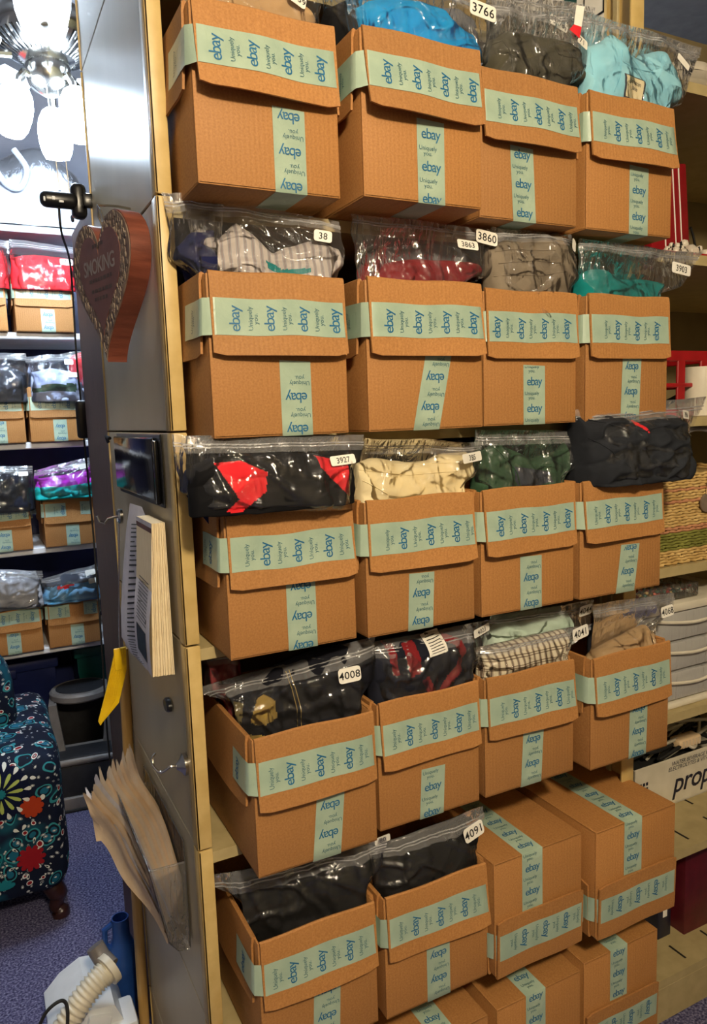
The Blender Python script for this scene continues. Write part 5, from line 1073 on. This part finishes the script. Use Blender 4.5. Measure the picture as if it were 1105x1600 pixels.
path = smooth_path(hp, 16); rad = [.0265+.0035*math.cos(i*1.75) for i in range(len(path))]
MB().tube(path, rad, 16).build('hose', 'ivory_plastic', t, 180)
e_ = Vector((-0.1047, 0.5400, 0.2595))-Vector((-.14, .64, 0)); n_ = Vector((-0.1246, 0.5600, 0.3031))-Vector((-.14, .64, 0))
dr = (hp[-1]-hp[-2]).normalized()
MB().tube([e_-dr*.004, e_+dr*.012], .037, 18).build('collar', 'ivory_plastic', t); MB().tube([e_+dr*.01, e_.lerp(n_, .4)+Vector((0, .02, .0)), n_+Vector((0, .02, 0))], .021, 14).build('nozzle', 'stool_grey', t)
MB().tube(smooth_path([Vector(p)-Vector((-.14, .64, 0)) for p in ((-0.2713, 0.5000, 0.1914), (-0.2478, 0.5000, 0.2364), (-0.2196, 0.5000, 0.2544), (-0.2039, 0.5000, 0.2478), (-0.2014, 0.4900, 0.2241), (-0.2099, 0.4800, 0.1640))], 6), .004, 7).build('power_cord', 'black_rubber', t)
t = empty('blue_bottle', (-.045, .72, 0), 0, 'blue plastic bottle standing beside the white floor cleaner', 'bottle')
MB().lathe([(.0, .001), (.034, .001), (.036, .02), (.036, .17), (.028, .195), (.022, .21), (.022, .262), (.019, .262), (.019, .22)], 24).build('body', 'blue_plastic', t, 40)
MB().tube([(-.02, 0, .25), (-.04, 0, .24), (-.042, 0, .20), (-.03, 0, .185)], .008, 8).build('handle', 'blue_plastic', t)

# ------------------------------------------------------------------ ceiling fan
FS = 1.115
fc = Vector((0.0105, 1.2500, 2.5379))
fan = empty('ceiling_fan', (fc.x, fc.y, 3.05), 0, 'white ceiling fan with three glowing glass shades and pull chains', 'ceiling fan')
fan.scale = (FS, FS, FS); z0 = (fc.z-3.05)/FS
MB().tube([(0, 0, 0), (0, 0, z0+.16)], .014, 12).build('downrod', 'chrome', fan)
MB().lathe([(.06, 0), (.06, -.03), (.02, -.05), (.014, -.05)], 24).build('canopy', 'chrome', fan)
MB().lathe([(.0, .17), (.07, .165), (.12, .14), (.135, .105), (.125, .075), (.09, .05), (.055, .035), (0, .035)], 40, Matrix.Translation((0, 0, z0))).build('motor_housing', 'chrome', fan, 60)
for k in range(40):
    a = 2*math.pi*k/40; ca, sa = math.cos(a), math.sin(a)
    MB().tube([(.07*ca, .07*sa, z0+.038), (.128*ca, .128*sa, z0+.072)], .0022, 5).build('vent_rib', 'black_plastic', fan)
MB().lathe([(.0, .04), (.052, .038), (.056, .02), (.056, -.015), (.045, -.03), (.02, -.045), (0, -.05)], 32, Matrix.Translation((0, 0, z0))).build('light_hub', 'chrome', fan, 40)
for k in range(5):
    a = math.radians(-97+72*k); M = Matrix.Translation((0, 0, z0+.035)) @ Matrix.Rotation(a, 4, 'Z') @ Matrix.Rotation(math.radians(8), 4, 'X')
    b = MB(); b.prism([(.12, -.045), (.26, -.060), (.56, -.066), (.60, -.05), (.61, 0), (.60, .05), (.56, .066), (.26, .060), (.12, .045)], .008, M); bl = b.build('blade', 'white_paint', fan, 20)
    MB().tube([M @ Vector((.09, 0, -.002)), M @ Vector((.14, 0, -.012)), M @ Vector((.20, 0, -.005))], .010, 8).build('blade_iron', 'chrome', bl)
for k, (az, out, tilt) in enumerate([(203, .085, 12), (-48, .075, 8), (80, .085, 20)]):
    a = math.radians(az); d = Vector((math.cos(a), math.sin(a), 0)); p = d*.05+Vector((0, 0, z0-.01)); q = d*out+Vector((0, 0, z0-.03))
    ax = (d*math.sin(math.radians(tilt))-Vector((0, 0, 1))*math.cos(math.radians(tilt))).normalized()
    arm = MB().tube([p, (p+q)/2+Vector((0, 0, .012)), q, q+ax*.015], .009, 8).build('lamp_arm', 'chrome', fan)
    M = Matrix.Translation(q+ax*.012) @ ax.to_track_quat('Z', 'Y').to_matrix().to_4x4()
    MB().lathe([(.016, 0), (.028, .008), (.040, .03), (.045, .055), (.044, .085), (.039, .11), (.030, .128), (.0, .132)], 28, M).build('glass_shade', 'fan_glass', fan, 60)
for k, (dx, ln) in enumerate([(-.012, .25), (.014, .31)]):
    MB().tube([(dx, -.04, z0-.04), (dx+.012, -.04, z0-.04-ln)], .0016, 5).build('pull_chain', 'chrome', fan)
    MB().lathe([(0, 0), (.004, .003), (.005, .014), (.002, .02)], 8, Matrix.Translation((dx+.012, -.04, z0-.06-ln))).build('pull_knob', 'black_plastic', fan)
